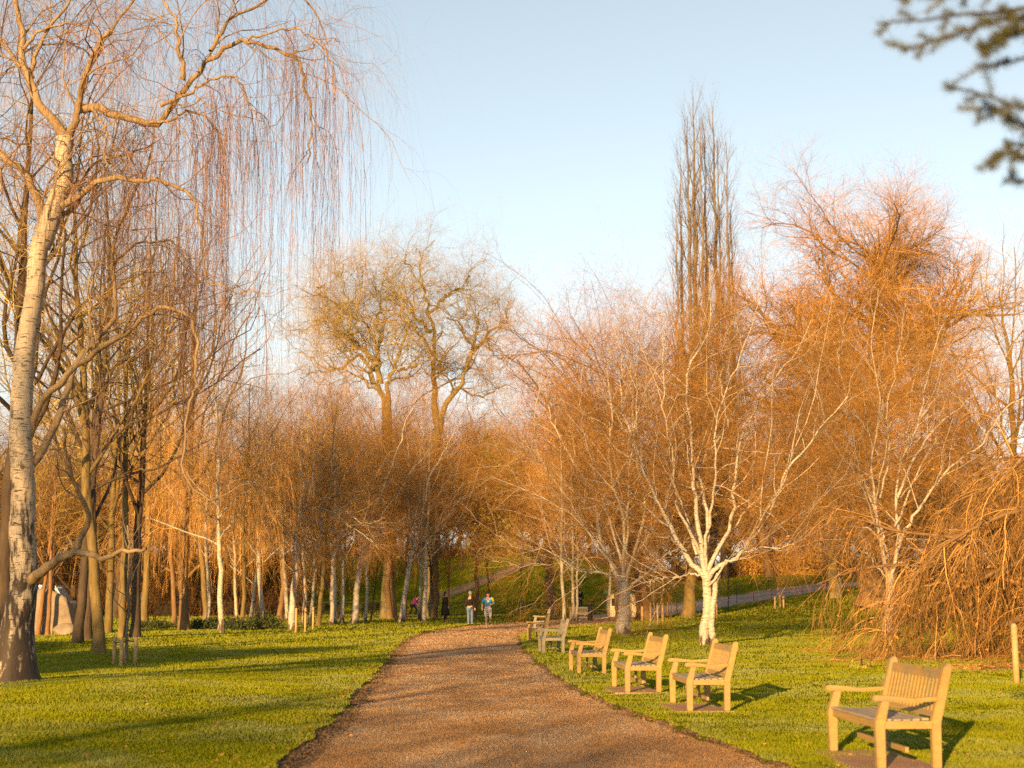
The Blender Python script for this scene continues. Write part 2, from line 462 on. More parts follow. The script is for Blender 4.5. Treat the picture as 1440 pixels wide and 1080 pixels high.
def build_ground():
    xs = densify(-700, 700, -9, 9, .16, 1.03); ys = densify(-300, 900, 6, 34, .16, 1.022)
    X, Y = np.meshgrid(xs, ys)
    Z = gz(X, Y) + .03
    wob = .10 * (vnoise(X, Y, 3.1, 5) - .5) + .14 * (vnoise(X, Y, 1.1, 6) - .5)
    Z = Z + .03 * (vnoise(X, Y, 2.3, 9) - .5)
    ins = inside(X + wob, Y)
    Z = np.where(ins, Z - .085, Z)
    n, m = X.shape
    V = np.stack([X, Y, Z], -1).reshape(-1, 3)
    i = (np.arange(n - 1)[:, None] * m + np.arange(m - 1)[None])
    F = np.stack([i, i + 1, i + 1 + m, i + m], -1).reshape(-1, 4)
    tag(link('ground', np_mesh('ground', V, [F]), None, M['lawn']), 'mown winter lawn in streaky low sun, rising to a bank', None, None, 'structure')
build_ground()

def ribbon(name, a, b, y0, y1, mat, dz=0.0, n=420, m=26):
    L = resample(EL, n); Rr = resample(ER, n)
    k = (np.maximum(L[:, 1], Rr[:, 1]) >= y0) & (np.minimum(L[:, 1], Rr[:, 1]) <= y1)
    L, Rr = L[k], Rr[k]
    t = np.linspace(a, b, m)[None, :, None]
    Q = L[:, None] * (1 - t) + Rr[:, None] * t
    X, Y = Q[..., 0], Q[..., 1]
    Z = gz(X, Y) + dz + .02 * (vnoise(X, Y, 1.7, 11) - .5) + .035 * (1 - (2 * t[..., 0] - 1) ** 2)
    V = np.stack([X, Y, Z], -1).reshape(-1, 3); mm = m; nn = len(L)
    i = (np.arange(nn - 1)[:, None] * mm + np.arange(mm - 1)[None])
    F = np.stack([i, i + 1, i + 1 + mm, i + mm], -1).reshape(-1, 4)
    return link(name, np_mesh(name, V, [F]), None, mat)
tag(ribbon('path', -.04, 1.04, -6, 101, M['path'], -.03), 'orange-brown gravel path curving away between the lawns', None, None, 'structure')
tag(ribbon('road', -.02, 1.02, 101, 170, M['road'], -.026), 'grey park road climbing to the right behind the trees', None, None, 'structure')

def bank_path():
    c = resample([P(615, 833, 126)[:2], P(650, 826, 131)[:2], P(700, 815, 138)[:2], P(745, 803, 147)[:2], P(790, 795, 158)[:2]], 60)
    d = np.gradient(c, axis=0); d /= np.linalg.norm(d, axis=1, keepdims=True); nrm = np.stack([-d[:, 1], d[:, 0]], 1)
    t = np.linspace(-.9, .9, 5)
    Q = c[:, None] + nrm[:, None] * t[None, :, None]
    V = np.dstack([Q, gz(Q[..., 0], Q[..., 1]) + .07]).reshape(-1, 3)
    i = (np.arange(59)[:, None] * 5 + np.arange(4)[None]); F = np.stack([i, i + 1, i + 6, i + 5], -1).reshape(-1, 4)
    tag(link('bank_path', np_mesh('bank_path', V, [F]), None, M['dirt']), 'dark worn track slanting up the grass bank', None, None, 'structure')
bank_path()

def dirt_edge():
    """strip of dark soil and litter between path and lawn"""
    rng = np.random.default_rng(5); parts = []
    for E, sgn, w in ((EL, -1, .15), (ER, 1, .05)):
        c = resample(E, 900); c = c[(c[:, 1] > 6) & (c[:, 1] < 70)]
        n = len(c); ww = w * (.4 + 1.3 * vnoise(c[:, 1] * 1.0, c[:, 1] * 0, 1.3, 3 + sgn))
        t = np.array([-1, -.3, .3, 1.])
        X = c[:, 0][:, None] + ww[:, None] * t[None] * 1.0 + sgn * .03; Y = np.repeat(c[:, 1][:, None], 4, 1)
        Z = gz(X, Y) + np.array([-.07, -.024, -.02, -.06])[None] + .006 * rng.random(X.shape)
        V = np.stack([X, Y, Z], -1).reshape(-1, 3); i = (np.arange(n - 1)[:, None] * 4 + np.arange(3)[None])
        parts.append((V, np.stack([i, i + 1, i + 5, i + 4], -1).reshape(-1, 4)))
    V, F = join(parts)
    tag(link('dirt_verge', np_mesh('dirt_verge', V, F), None, M['dirt']), 'dark soil verge along both edges of the path', None, None, 'structure')
dirt_edge()

def build_grass():
    rng = np.random.default_rng(1); N = 900000
    iv = rng.uniform(1 / 185., 1 / 11.3, N); y = 1 / iv; x = rng.uniform(-.47, .47, N) * y
    wob = .10 * (vnoise(x, y, 3.1, 5) - .5) + .14 * (vnoise(x, y, 1.1, 6) - .5)
    k = ~inside(x + wob, y); x, y = x[k], y[k]; n = len(x)
    z = gz(x, y) + .03 + .03 * (vnoise(x, y, 2.3, 9) - .5) - .008
    tuft = .6 + .8 * vnoise(x, y, 1.4, 21)
    h = (.016 + .00075 * y) * rng.uniform(.6, 1.35, n) * tuft; w = (.0022 + .00034 * y) * rng.uniform(.7, 1.3, n)
    a = rng.uniform(0, 2 * math.pi, n); lean = rng.uniform(0, .8, n) * h; b = rng.uniform(0, 2 * math.pi, n)
    ux, uy = np.cos(a) * w, np.sin(a) * w
    V = np.stack([np.stack([x - ux, y - uy, z], 1), np.stack([x + ux, y + uy, z], 1), np.stack([x + np.cos(b) * lean, y + np.sin(b) * lean, z + h], 1)], 1).reshape(-1, 3)
    F = np.arange(n * 3).reshape(-1, 3)
    tag(link('grass', np_mesh('grass', V, [F], False), None, M['blade']), 'short dewy grass blades of the lawns', 'grass', None, 'stuff')
build_grass()

def verge_litter():
    rng = np.random.default_rng(12); P_ = []
    for E, sg, w, n in ((EL, -1, .13, 26000), (ER, 1, .06, 8000)):
        y = 1 / rng.uniform(1 / 70., 1 / 11.3, n); x = by_y(E, y) + rng.normal(0, 1, n) * w * (.5 + vnoise(y, y * 0, 1.3, 4)) + sg * .02
        P_.append(np.stack([x, y, gz(x, y) - .012 + rng.random(n) * .02], 1))
    p = np.concatenate(P_); V, F = leaf_quads(p, (.010 + .00045 * p[:, 1])[:, None], rng, True, .5)
    tag(link('leaf_litter', np_mesh('leaf_litter', V, [F], False), None, M['litter']), 'rotting brown leaf litter and soil crumbs along the path edges', 'litter', None, 'stuff')

def gravel():
    rng = np.random.default_rng(2); N = 420000
    y = 1 / rng.uniform(1 / 100., 1 / 11.3, N); x = rng.uniform(-.33, .33, N) * y
    k = inside(x, y); x, y = x[k], y[k]; n = len(x)
    pts = resample(EL, 600), resample(ER, 600)
    z = gz(x, y) - .03 + .02 * (vnoise(x, y, 1.7, 11) - .5) + .004
    l, r = by_y(EL, y), by_y(ER, y); t = np.clip((x - l) / (r - l + 1e-6), 0, 1); z += np.where(y < 66, .035 * (1 - (2 * t - 1) ** 2), .02)
    w = (.0012 + .00030 * y) * rng.uniform(.5, 1.5, n) ** 1.5; h = w * rng.uniform(.5, 1.0, n); a = rng.uniform(0, 6.28, n)
    V = [np.stack([x + rng.uniform(-.3, .3, n) * w, y + rng.uniform(-.3, .3, n) * w, z + h], 1)]
    for j in range(4): V.append(np.stack([x + np.cos(a + j * 1.57) * w * rng.uniform(.8, 1.3, n), y + np.sin(a + j * 1.57) * w * rng.uniform(.8, 1.3, n), z - .002], 1))
    V = np.stack(V, 1).reshape(-1, 3); i = np.arange(n)[:, None] * 5
    F = np.concatenate([i + [0, 1 + j, 1 + (j + 1) % 4] for j in range(4)])
    tag(link('gravel', np_mesh('gravel', V, [F], False), None, M['path']), 'loose orange grit and small stones of the path', 'gravel', None, 'stuff')
gravel()

def leaf_quads(pts, size, rng, flat=False, fold=.25):
    """folded leaf shapes: two triangles each with random orientation"""
    n = len(pts); d = rng.normal(size=(n, 3)); d[:, 2] *= .35 if flat else 1; d /= np.linalg.norm(d, axis=1, keepdims=True)
    u = np.cross(d, rng.normal(size=(n, 3)) * (np.array([.3, .3, 1]) if flat else 1)); u /= np.linalg.norm(u, axis=1, keepdims=True) + 1e-9
    s = size * rng.uniform(.6, 1.4, (n, 1)); nn = np.cross(d, u) * s * fold
    V = np.stack([pts - d * s, pts + u * s * .5 + nn, pts + d * s, pts - u * s * .5 + nn], 1).reshape(-1, 3)
    i = np.arange(n)[:, None] * 4
    F = np.concatenate([i + [0, 1, 2], i + [0, 2, 3]])
    return V, F

verge_litter()

def fallen_leaves():
    rng = np.random.default_rng(8); N = 3000
    y = 1 / rng.uniform(1 / 75., 1 / 11.5, N); x = rng.uniform(-.45, .45, N) * y
    # more of them along the path edges, under the weeping tree and beside the left wood
    cx = [by_y(EL, yy) for yy in ()]
    e = rng.random(N); yl = rng.uniform(11, 60, N); xl = by_y(EL, yl) + rng.normal(0, .25, N); xr = by_y(ER, yl) + rng.normal(0, .3, N)
    x = np.where(e < .20, xl, np.where(e < .32, xr, x)); y = np.where(e < .32, yl, y)
    k = e > .80; x = np.where(k, rng.normal(9.2, 1.6, N), x); y = np.where(k, rng.normal(30, 1.6, N), y)
    k = (e > .62) & (e < .80); x = np.where(k, rng.uniform(-16, -6, N), x); y = np.where(k, rng.uniform(33, 52, N), y)
    ins = inside(x, y); q = ~(ins & (rng.random(N) < .85)); x, y, ins = x[q], y[q], ins[q]
    z = gz(x, y) + np.where(ins, .012, .055)
    V, F = leaf_quads(np.stack([x, y, z], 1), .021, rng, True)
    tag(link('fallen_leaves', np_mesh('fallen_leaves', V, [F], False), None, M['leaf_fallen']), 'scattered brown and orange fallen leaves', 'leaves', None, 'stuff')
fallen_leaves()

# ------------------------------------------------------------------ tree growth
def unit(a): return a / (np.linalg.norm(a, axis=-1, keepdims=True) + 1e-9)

def grow(Ps, Rs, n, rng, t0=.25, t1=1., ang=45, av=12, L=None, Lrel=.5, Lt=.5, Lv=.2, seg=5, wob=.15, trop=(0, 0, 0), rr=.55, rmax=None, rend=.3, curl=0):
    m, k, _ = Ps.shape
    t = t0 + (t1 - t0) * (np.arange(n)[None] + rng.random((m, n))) / n
    f = t * (k - 1); i = np.minimum(f.astype(int), k - 2); w = (f - i)[..., None]
    mi = np.arange(m)[:, None]
    A = Ps[mi, i]; B = Ps[mi, i + 1]; pos = A * (1 - w) + B * w; T = unit(B - A)
    pr = Rs[mi, i] * (1 - w[..., 0]) + Rs[mi, i + 1] * w[..., 0]
    plen = np.linalg.norm(np.diff(Ps, axis=1), axis=2).sum(1)[:, None]
    ref = np.where(np.abs(T[..., 2:3]) > .8, np.array([1., 0, 0]), np.array([0., 0, 1]))
    U = unit(np.cross(T, ref)); Vv = np.cross(T, U)
    az = 2.4 * np.arange(n)[None] + rng.uniform(0, 6.28, (m, 1)) + rng.normal(0, .5, (m, n))
    a = np.radians(ang + av * rng.normal(size=(m, n)))[..., None]
    D = np.cos(a) * T + np.sin(a) * (np.cos(az)[..., None] * U + np.sin(az)[..., None] * Vv)
    ln = (L if L is not None else Lrel * plen) * (1 - Lt * t) * np.exp(Lv * rng.normal(size=(m, n)))
    r = rr * pr
    if rmax is not None: r = np.minimum(r, rmax)
    D = D.reshape(-1, 3); q = pos.reshape(-1, 3); ln = ln.reshape(-1, 1); r = r.reshape(-1)
    out = [q]; g = np.array(trop, float); cv = rng.normal(size=D.shape) * curl
    for s in range(seg):
        D = unit(D + wob * rng.normal(size=D.shape) + g + cv * (s + 1) / seg)
        q = q + D * ln / seg; out.append(q)
    Pc = np.stack(out, 1); tp = np.linspace(1, rend, seg + 1)
    return Pc, r[:, None] * tp[None]

def guide(pts, d0, r0, r1, k=22, dd=0., rng=None, wob=.0):
    """limb from photo spots at depth d0 drifting by dd metres away from the viewer"""
    n = len(pts); W_ = []
    for i, (a, b) in enumerate(pts):
        t = i / max(1, n - 1); W_.append(P(a, b, d0 + dd * t ** 1.3))
    Q = resample(W_, k, 2)
    if rng is not None and wob:
        Q[1:-1] += rng.normal(size=(k - 2, 3)) * wob
        kn = rng.normal(size=(max(3, k // 4), 3)) * wob * 4.0; kn[0] = 0
        Q += np.stack([np.interp(np.linspace(0, len(kn) - 1, k), np.arange(len(kn)), kn[:, j]) for j in range(3)], 1)
    Rr = r0 + (r1 - r0) * np.linspace(0, 1, k) ** .6
    return Q, Rr

def flare(Q, Rr, amt=.6, h=.5):
    z = Q[:, 2] - Q[0, 2]; return Rr * (1 + amt * np.exp(-z / h))

def assemble(levels, wood_upto, sides=(12, 8, 6, 3, 3, 3)):
    """levels: list of lists of (P,R) batches. returns trunk mesh, crown mesh data"""
    wood, tw = [], []
    for li, batches in enumerate(levels):
        for Pb, Rb in batches:
            (wood if li < wood_upto else tw).append(tubes(Pb, Rb, sides[min(li, len(sides) - 1)]))
    return join(wood), (join(tw) if tw else None)

def tree_object(name, label, cat, group, loc, wood, tw, mw, mt, rz=0, scale=1, extra=None):
    e = empty(name, loc, label, cat, group, rz); e.scale = (scale,) * 3
    link('trunk', np_mesh(name + '_trunk', *wood), e, mw)
    if tw is not None: link('crown', np_mesh(name + '_crown', *tw), e, mt)
    if extra: link('leaves', np_mesh(name + '_leaves', *extra), e, extra_mat)
    return e

def trunk_line(H, rng, lean=.04, k=24, r0=.2, r1=.02, wob=.03, p=.9):
    z = np.linspace(0, H, k); off = np.cumsum(rng.normal(size=(k, 2)) * wob * H / k, axis=0) * 2.2
    Q = np.stack([off[:, 0] + lean * z * rng.normal(), off[:, 1] + lean * z * rng.normal(), z], 1)
    Rr = r1 + (r0 - r1) * (1 - z / H) ** p
    return Q[None], flare(Q, Rr, .35, r0 * 1.3)[None]

TW = .0085    # twig half-thickness of the finest shoots
def proto_birch(seed, H=12, r0=.13, twigs=1.0, start=.25, droop=.16, limbs=22):
    rng = np.random.default_rng(seed)
    t = trunk_line(H, rng, r0=r0, wob=.03)
    a = grow(*t, limbs, rng, start, .97, 42, 9, Lrel=.47, Lt=.65, seg=7, wob=.10, trop=(0, 0, .04), rr=.42)
    b = grow(*a, 11, rng, .2, 1, 35, 12, Lrel=.5, Lt=.4, seg=5, wob=.16, trop=(0, 0, -.02), rr=.5)
    c = grow(*b, int(8 * twigs), rng, .15, 1, 35, 14, L=.95, Lt=.3, seg=4, wob=.16, trop=(0, 0, -droop), rr=.6, rmax=.013)
    d = grow(*c, int(3.6 * twigs), rng, .1, 1, 30, 14, L=.55, Lt=.3, seg=3, wob=.15, trop=(0, 0, -droop * 1.6), rr=.8, rmax=TW, rend=.5)
    return assemble([[t], [a], [b], [c], [d]], 2, (8, 5, 3, 3, 3))

def proto_broad(seed, H=15, r0=.22, start=.22, ang=48, up=.07, wob=.14, n=(16, 8, 8, 5), Ls=(.55, .5, 1.5, .8), curl=0., r_t=TW, sides=(8, 6, 4, 3, 3), droop=0., t1=.95, tw_=.07, th=.92, lt=.55):
    rng = np.random.default_rng(seed)
    t = trunk_line(H * th, rng, r0=r0, wob=tw_)
    a = grow(*t, n[0], rng, start, t1, ang, 9, Lrel=Ls[0], Lt=lt, seg=8, wob=wob, trop=(0, 0, up), rr=.5, curl=curl)
    b = grow(*a, n[1], rng, .2, 1, 42, 12, Lrel=Ls[1], Lt=.4, seg=6, wob=wob * 1.2, trop=(0, 0, up * .7), rr=.55, curl=curl)
    c = grow(*b, n[2], rng, .15, 1, 42, 14, L=Ls[2], Lt=.3, seg=4, wob=wob * 1.2, trop=(0, 0, up * .5 - droop), rr=.6, rmax=max(.016, r_t * 1.3), curl=curl)
    d = grow(*c, n[3], rng, .15, 1, 38, 14, L=Ls[3], Lt=.3, seg=3, wob=wob * 1.2, trop=(0, 0, -droop), rr=.7, rmax=r_t, rend=.5)
    return assemble([[t], [a], [b], [c], [d]], 3, sides)

PROTO = {}
def proto(key, data, mw, mt):
    wood, tw = data
    PROTO[key] = (np_mesh(key + '_trunk', *wood), np_mesh(key + '_crown', *tw), mw, mt)
    PROTO[key][0].materials.append(mw); PROTO[key][1].materials.append(mt)

def plant(key, name, label, cat, group, x, y, scale=1., rz=None, tint=None, lean=(0, 0), stretch=1.):
    tr, cr, mw, mt = PROTO[key]
    e = empty(name, (x, y, ground(x, y) - .04), label, cat, group, random.uniform(0, 6.28) if rz is None else rz)
    e.scale = (scale, scale, scale * stretch); e.rotation_euler[0] = lean[0]; e.rotation_euler[1] = lean[1]
    for n_, me, m_ in (('trunk', tr, mw), ('crown', cr, mt)):
        o = bpy.data.objects.new(n_, me); COL.objects.link(o); o.parent = e
        if tint and n_ in tint:
            o.material_slots[0].link = 'OBJECT'; o.material_slots[0].material = M[tint[n_]]
    return e

random.seed(4)
proto('birch_a', proto_birch(11, 12, .13), M['birch_thin'], M['tw_young_lit'])
proto('birch_b', proto_birch(12, 12.5, .12, start=.3), M['birch_thin'], M['tw_young_lit'])
proto('birch_c', proto_birch(13, 11, .11, start=.22, droop=.3), M['birch_thin'], M['tw_rust'])
def proto_weeper(seed, H=13, r0=.14):
    rng = np.random.default_rng(seed)
    t = trunk_line(H, rng, r0=r0, wob=.025)
    a = grow(*t, 24, rng, .28, .97, 50, 9, Lrel=.40, Lt=.5, seg=9, wob=.14, trop=(0, 0, -.02), rr=.45)
    b = grow(*a, 9, rng, .2, 1, 45, 14, L=1.3, Lt=.3, seg=5, wob=.2, trop=(0, 0, -.12), rr=.5)
    c = grow(*b, 5, rng, .2, 1, 30, 14, L=3.0, Lt=.1, Lv=.4, seg=9, wob=.07, trop=(0, 0, -.6), rr=.6, rmax=.011)
    d = grow(*c, 9, rng, .05, 1, 26, 10, L=.7, Lt=.2, seg=3, wob=.1, trop=(0, 0, -.3), rr=.8, rmax=.0095, rend=.5)
    out = []
    for q, r in (c, d):
        q[..., 2] = np.maximum(q[..., 2], 1.6 + .8 * rng.random(q.shape[:2])); out.append((q, r))
    return assemble([[t], [a], [b], [out[0]], [out[1]]], 2, (8, 5, 3, 3, 3))
proto('weeper', proto_weeper(14), M['birch'], M['tw_young_lit'])
proto('lime_a', proto_broad(21, 17, .20, .28, 42, .08, n=(17, 6, 6, 4), r_t=.007, tw_=.02, wob=.2), M['bark_olive'], M['tw_olive'])
proto('lime_b', proto_broad(22, 16, .17, .30, 38, .09, n=(17, 6, 6, 4), r_t=.007, tw_=.02, wob=.2), M['bark_olive'], M['tw_olive'])
proto('wood_a', proto_broad(31, 14, .25, .2, 52, .035, .18, n=(20, 10, 10, 6), Ls=(.80, .44, 1.5, .8), th=.64, lt=.25, t1=1, r_t=.018), M['bark_brown'], M['tw_rust'])
proto('wood_b', proto_broad(32, 13, .25, .2, 55, .035, .18, n=(20, 10, 10, 6), Ls=(.80, .44, 1.5, .8), th=.64, lt=.25, t1=1, r_t=.018), M['bark_dark'], M['tw_brown'])
proto('wood_c', proto_broad(33, 15, .17, .42, 50, .04, .18, n=(19, 10, 9, 6), Ls=(.62, .44, 1.5, .8), th=.72, lt=.3, t1=1, r_t=.016), M['bark_brown'], M['tw_rust'])
proto('crook', proto_broad(41, 20, .35, .2, 50, .04, .24, n=(18, 9, 9, 6), Ls=(.5, .5, 1.7, .8), curl=.25, r_t=.011), M['bark_plane'], M['tw_plane'])
proto('sapling', proto_broad(51, 3.2, .03, .35, 45, .1, n=(10, 5, 3, 2), Ls=(.4, .5, .25, .12), r_t=.003), M['bark_grey'], M['tw_grey'])

# ---- hero trees
def hero(name, label, cat, group, base, trunks, limbs, spec, mw, mt, wood=2, sides=(14, 9, 5, 3, 3, 3), extra=None):
    """trunks/limbs: world-space (Q,R). spec: list of growth dicts applied in turn; an entry may branch from several levels"""
    b = np.array(base, float)
    lv = [[(Q[None] - b, Rr[None]) for Q, Rr in trunks], [(Q[None] - b, Rr[None]) for Q, Rr in limbs]]
    k = max(len(Q) for Q, _ in limbs)
    L1 = (np.concatenate([q for q, _ in lv[1]]), np.concatenate([r for _, r in lv[1]]))
    rng = spec[0]['rng']; cur = L1
    for s in spec[1:]:
        s = dict(s); n = s.pop('n'); cur = grow(cur[0], cur[1], n, rng, **s); lv.append([cur])
    if extra: lv[-1] += extra(b, rng)
    w, t = assemble(lv, wood, sides)
    e = empty(name, tuple(base), label, cat, group)
    link('trunk', np_mesh(name + '_trunk', *w), e, mw); link('crown', np_mesh(name + '_crown', *t), e, mt)
    return e

# left weeping birch
def big_left_birch():
    rng = np.random.default_rng(100)
    D = 25.0
    base = G(22, 962); D = base[1]; bz = (base[0], base[1], base[2] - .05)
    g = lambda pts, r0, r1, dd=0., k=24, wob=.014: guide(pts, D, r0, r1, k, dd, rng, wob)
    T = []
    q, r = g([(20, 964), (24, 900), (33, 800), (33, 700), (30, 620), (33, 500), (45, 420), (50, 370), (56, 341)], .27, .15, 0, 40, .008)
    r = flare(q, r, .75, .6); T.append((q, r))
    T.append(g([(56, 345), (66, 325), (87, 259), (93, 222), (93, 193)], .19, .15, 0, 24, .008))
    T.append(g([(93, 196), (82, 170), (63, 144), (43, 100), (33, 70), (35, 41), (24, 11), (14, -30), (0, -80)], .10, .03, .8))
    T.append(g([(93, 196), (100, 178), (107, 152), (113, 130), (126, 89), (144, 63), (157, 50)], .085, .03, -.6))
    T.append(g([(107, 154), (130, 152), (159, 163), (196, 172), (211, 172), (226, 148), (256, 126), (274, 96), (300, 70), (322, 59), (348, 57), (385, 69), (415, 85), (433, 107), (439, 148), (431, 193), (426, 237)], .085, .012, -1.0, 40, .02))
    T.append(g([(52, 352), (54, 325), (48, 274), (37, 241), (15, 218), (-20, 190), (-60, 160)], .11, .03, 1.2))
    T.append(g([(87, 290), (122, 267), (148, 248), (185, 239), (222, 239), (252, 256), (267, 274), (267, 304), (285, 322), (296, 344), (296, 370), (322, 389), (345, 420)], .065, .008, -1.5, 34, .022))
    T.append(g([(38, 620), (50, 597), (67, 573), (100, 527), (133, 490), (160, 467), (187, 447), (223, 432), (253, 437), (267, 450), (275, 477), (272, 500), (277, 543), (267, 587), (257, 630), (253, 667), (277, 683), (317, 693), (357, 692)], .075, .008, -2.2, 44, .022))
    T.append(g([(38, 660), (50, 647), (67, 617), (87, 563), (97, 537), (115, 500), (133, 478), (153, 443), (162, 415), (160, 370), (168, 320), (190, 270), (215, 215), (225, 160)], .08, .015, 1.8, 34))
    T.append(g([(36, 830), (56, 806), (81, 787), (107, 773), (148, 787), (178, 776), (204, 767)], .12, .025, -1.4, 26, .02))
    T.append(g([(105, 775), (111, 747), (119, 717), (111, 687), (95, 650), (100, 610)], .07, .02, -1.2, 20))
    limbs = []
    def lb(pts, r0, r1, dd=0., dd0=0.):
        q, r = guide(pts, D + dd0, r0, r1, 24, dd, rng, .014); limbs.append((q, r))
    lb([(256, 112), (259, 100), (252, 74), (246, 41), (237, 15), (222, -30)], .05, .015, -.4, -.9)
    lb([(296, 72), (315, 48), (341, 22), (370, 4), (410, -10), (440, 10), (455, 60)], .045, .01, .8, -.9)
    lb([(33, 70), (60, 50), (90, 30), (110, 35), (150, 60), (180, 90)], .04, .01, .6, .3)
    lb([(43, 100), (70, 40), (90, 0), (120, -40), (160, -50), (200, -10)], .05, .01, .5, .4)
    lb([(45, 110), (20, 80), (0, 60), (-40, 40)], .05, .01, 1, .4)
    lb([(115, 130), (130, 90), (160, 40), (200, -10), (250, -50), (300, -40), (340, 0)], .05, .01, .8, .4)
    lb([(226, 148), (270, 120), (310, 110), (330, 105), (352, 130), (360, 170)], .04, .01, -.6, -.9)
    lb([(211, 172), (240, 165), (275, 160), (300, 175), (315, 215)], .035, .01, .5, -.8)
    lb([(130, 152), (148, 180), (150, 215), (160, 245)], .03, .01, -.4, -.4)
    lb([(348, 57), (380, 45), (410, 40), (440, 55), (462, 80), (470, 120)], .025, .007, -.6, -1)
    lb([(415, 85), (435, 60), (455, 48), (475, 60)], .015, .006, .4, -1)
    lb([(15, 218), (5, 250), (-8, 300)], .03, .01, -.5, 1)
    lb([(87, 300), (110, 290), (120, 262), (140, 225), (180, 215), (220, 200)], .05, .012, .8, .2)
    lb([(160, 370), (190, 340), (230, 330), (260, 350), (280, 400)], .03, .01, .6, 1.2)
    lb([(133, 490), (120, 440), (130, 390), (150, 340)], .04, .01, .6, .3)
    for q, r in T: limbs.append((resample(q, 24, 0), np.interp(np.linspace(0, 1, 24), np.linspace(0, 1, len(r)), r)))
    limbs.pop(15)         # nothing sprouts from the bole
    b = np.array(bz)
    L1 = (np.stack([q for q, _ in limbs]) - b, np.stack([r for _, r in limbs]))
    a = grow(*L1, 10, rng, .15, 1, 50, 15, L=1.7, Lt=.2, Lv=.35, seg=8, wob=.24, trop=(0, 0, .0), rr=.4, rmax=.02)
    c = grow(*a, 7, rng, .1, 1, 45, 15, L=.8, Lt=.2, Lv=.3, seg=5, wob=.2, trop=(0, 0, -.12), rr=.5, rmax=.009)
    hang = grow(*c, 4, rng, .1, 1, 40, 15, L=1.05, Lt=.1, Lv=.55, seg=7, wob=.07, trop=(0, 0, -.6), rr=.8, rmax=.0042, rend=.5)
    # long curtains from the outer arch
    out = [resample(limbs[i][0] - b, 24, 0) for i in (7, 9, 6, 12, 13)]
    big = [T[4], T[6], T[7]]
    Lc = np.stack([resample(q - b, 24, 0)[5:] for q, _ in big] + [o[5:] for o in out]); Rc = np.full(Lc.shape[:2], .02)
    h1 = grow(Lc, Rc, 13, rng, .0, 1, 60, 20, L=.5, Lt=0, seg=5, wob=.2, trop=(0, 0, -.2), rr=.5, rmax=.008)
    h2 = grow(*h1, 4, rng, .2, 1, 30, 15, L=3.0, Lt=0, Lv=.45, seg=14, wob=.045, trop=(0, 0, -.9), rr=.7, rmax=.0048, rend=.5)
    h3 = grow(*h2, 11, rng, .1, 1, 25, 10, L=.45, Lt=.2, Lv=.4, seg=4, wob=.07, trop=(0, 0, -.5), rr=.9, rmax=.0035, rend=.5)
    wood = join([tubes((q - b)[None], r[None], 16 if i == 0 else 10) for i, (q, r) in enumerate(T[:2])])
    bough_ = join([tubes((q - b)[None], r[None], 10) for i, (q, r) in enumerate(T[2:])] + [tubes(L1[0][:15], L1[1][:15], 6)])
    def above(z_, lo, sp=1.3):                             # shoots that would trail below head height are not grown
        k = z_[0][..., 2].min(1) > lo + sp * rng.random(len(z_[0])); return z_[0][k], z_[1][k]
    a, c, hang, h1, h2, h3 = above(a, 2.6, .4), above(c, 2.4), above(hang, 1.8), above(h1, 2.2), above(h2, 1.7, 2.0), above(h3, 1.6, 2.0)
    bough = (np.concatenate([bough_[0], tubes(*a, 5)[0]]), bough_[1] + [tubes(*a, 5)[1] + len(bough_[0])]); tw = join([tubes(*z, 3) for z in (c, hang, h1, h2, h3)])
    e = empty('weeping_birch', bz, 'tall old weeping birch with forked white trunk, twigs hanging in curtains over the left lawn', 'tree')
    link('trunk', np_mesh('birch_trunk', *wood), e, M['birch_hero']); link('boughs', np_mesh('birch_boughs', *bough), e, M['bark_gold']); link('crown', np_mesh('birch_crown', *tw), e, M['tw_mauve'])
big_left_birch()

def right_hero(label, base_px, trunk_pts, limb_specs, r0, rf, seed, spec, flare_h=.6, double=None):
    rng = np.random.default_rng(seed)
    base = G(*base_px); D = base[1]; bz = (base[0], base[1], base[2] - .05)
    q, r = guide(trunk_pts, D, r0, rf, 34, 0, rng, .006); r = flare(q, r, .25, flare_h)
    q[0, 2] = bz[2]
    T = [(q, r)]
    if double:
        q2, r2 = guide(double, D - .12, r0 * .7, rf * .6, 34, 0, rng, .006); T.append((q2, flare(q2, r2, .2, flare_h)))
    L = []
    for pts, a, bb, dd in limb_specs:
        L.append(guide(pts, D, a * .72, bb * .9, 24, dd, rng, .03))
        # a partner limb swings the other way in depth so the crown is round
    return hero('birch_tree', label, 'tree', None, bz, T, L, [dict(rng=rng)] + spec, M['birch'], M['tw_birch'], 3, (14, 8, 4, 3, 3, 3))

SP = [dict(n=15, t0=.2, ang=40, L=3.0, Lt=.35, Lv=.3, seg=8, wob=.17, trop=(0, 0, .04), rr=.55, rmax=.045),
      dict(n=8, t0=.12, ang=42, L=1.5, Lt=.3, Lv=.3, seg=6, wob=.24, trop=(0, 0, .0), rr=.5, rmax=.014),
      dict(n=7, t0=.1, ang=42, L=.85, Lt=.3, Lv=.3, seg=5, wob=.26, trop=(0, 0, -.06), rr=.7, rmax=.010),
      dict(n=5, t0=.1, ang=38, L=.45, Lt=.3, Lv=.3, seg=3, wob=.24, trop=(0, 0, -.12), rr=.8, rmax=.0065, rend=.6)]

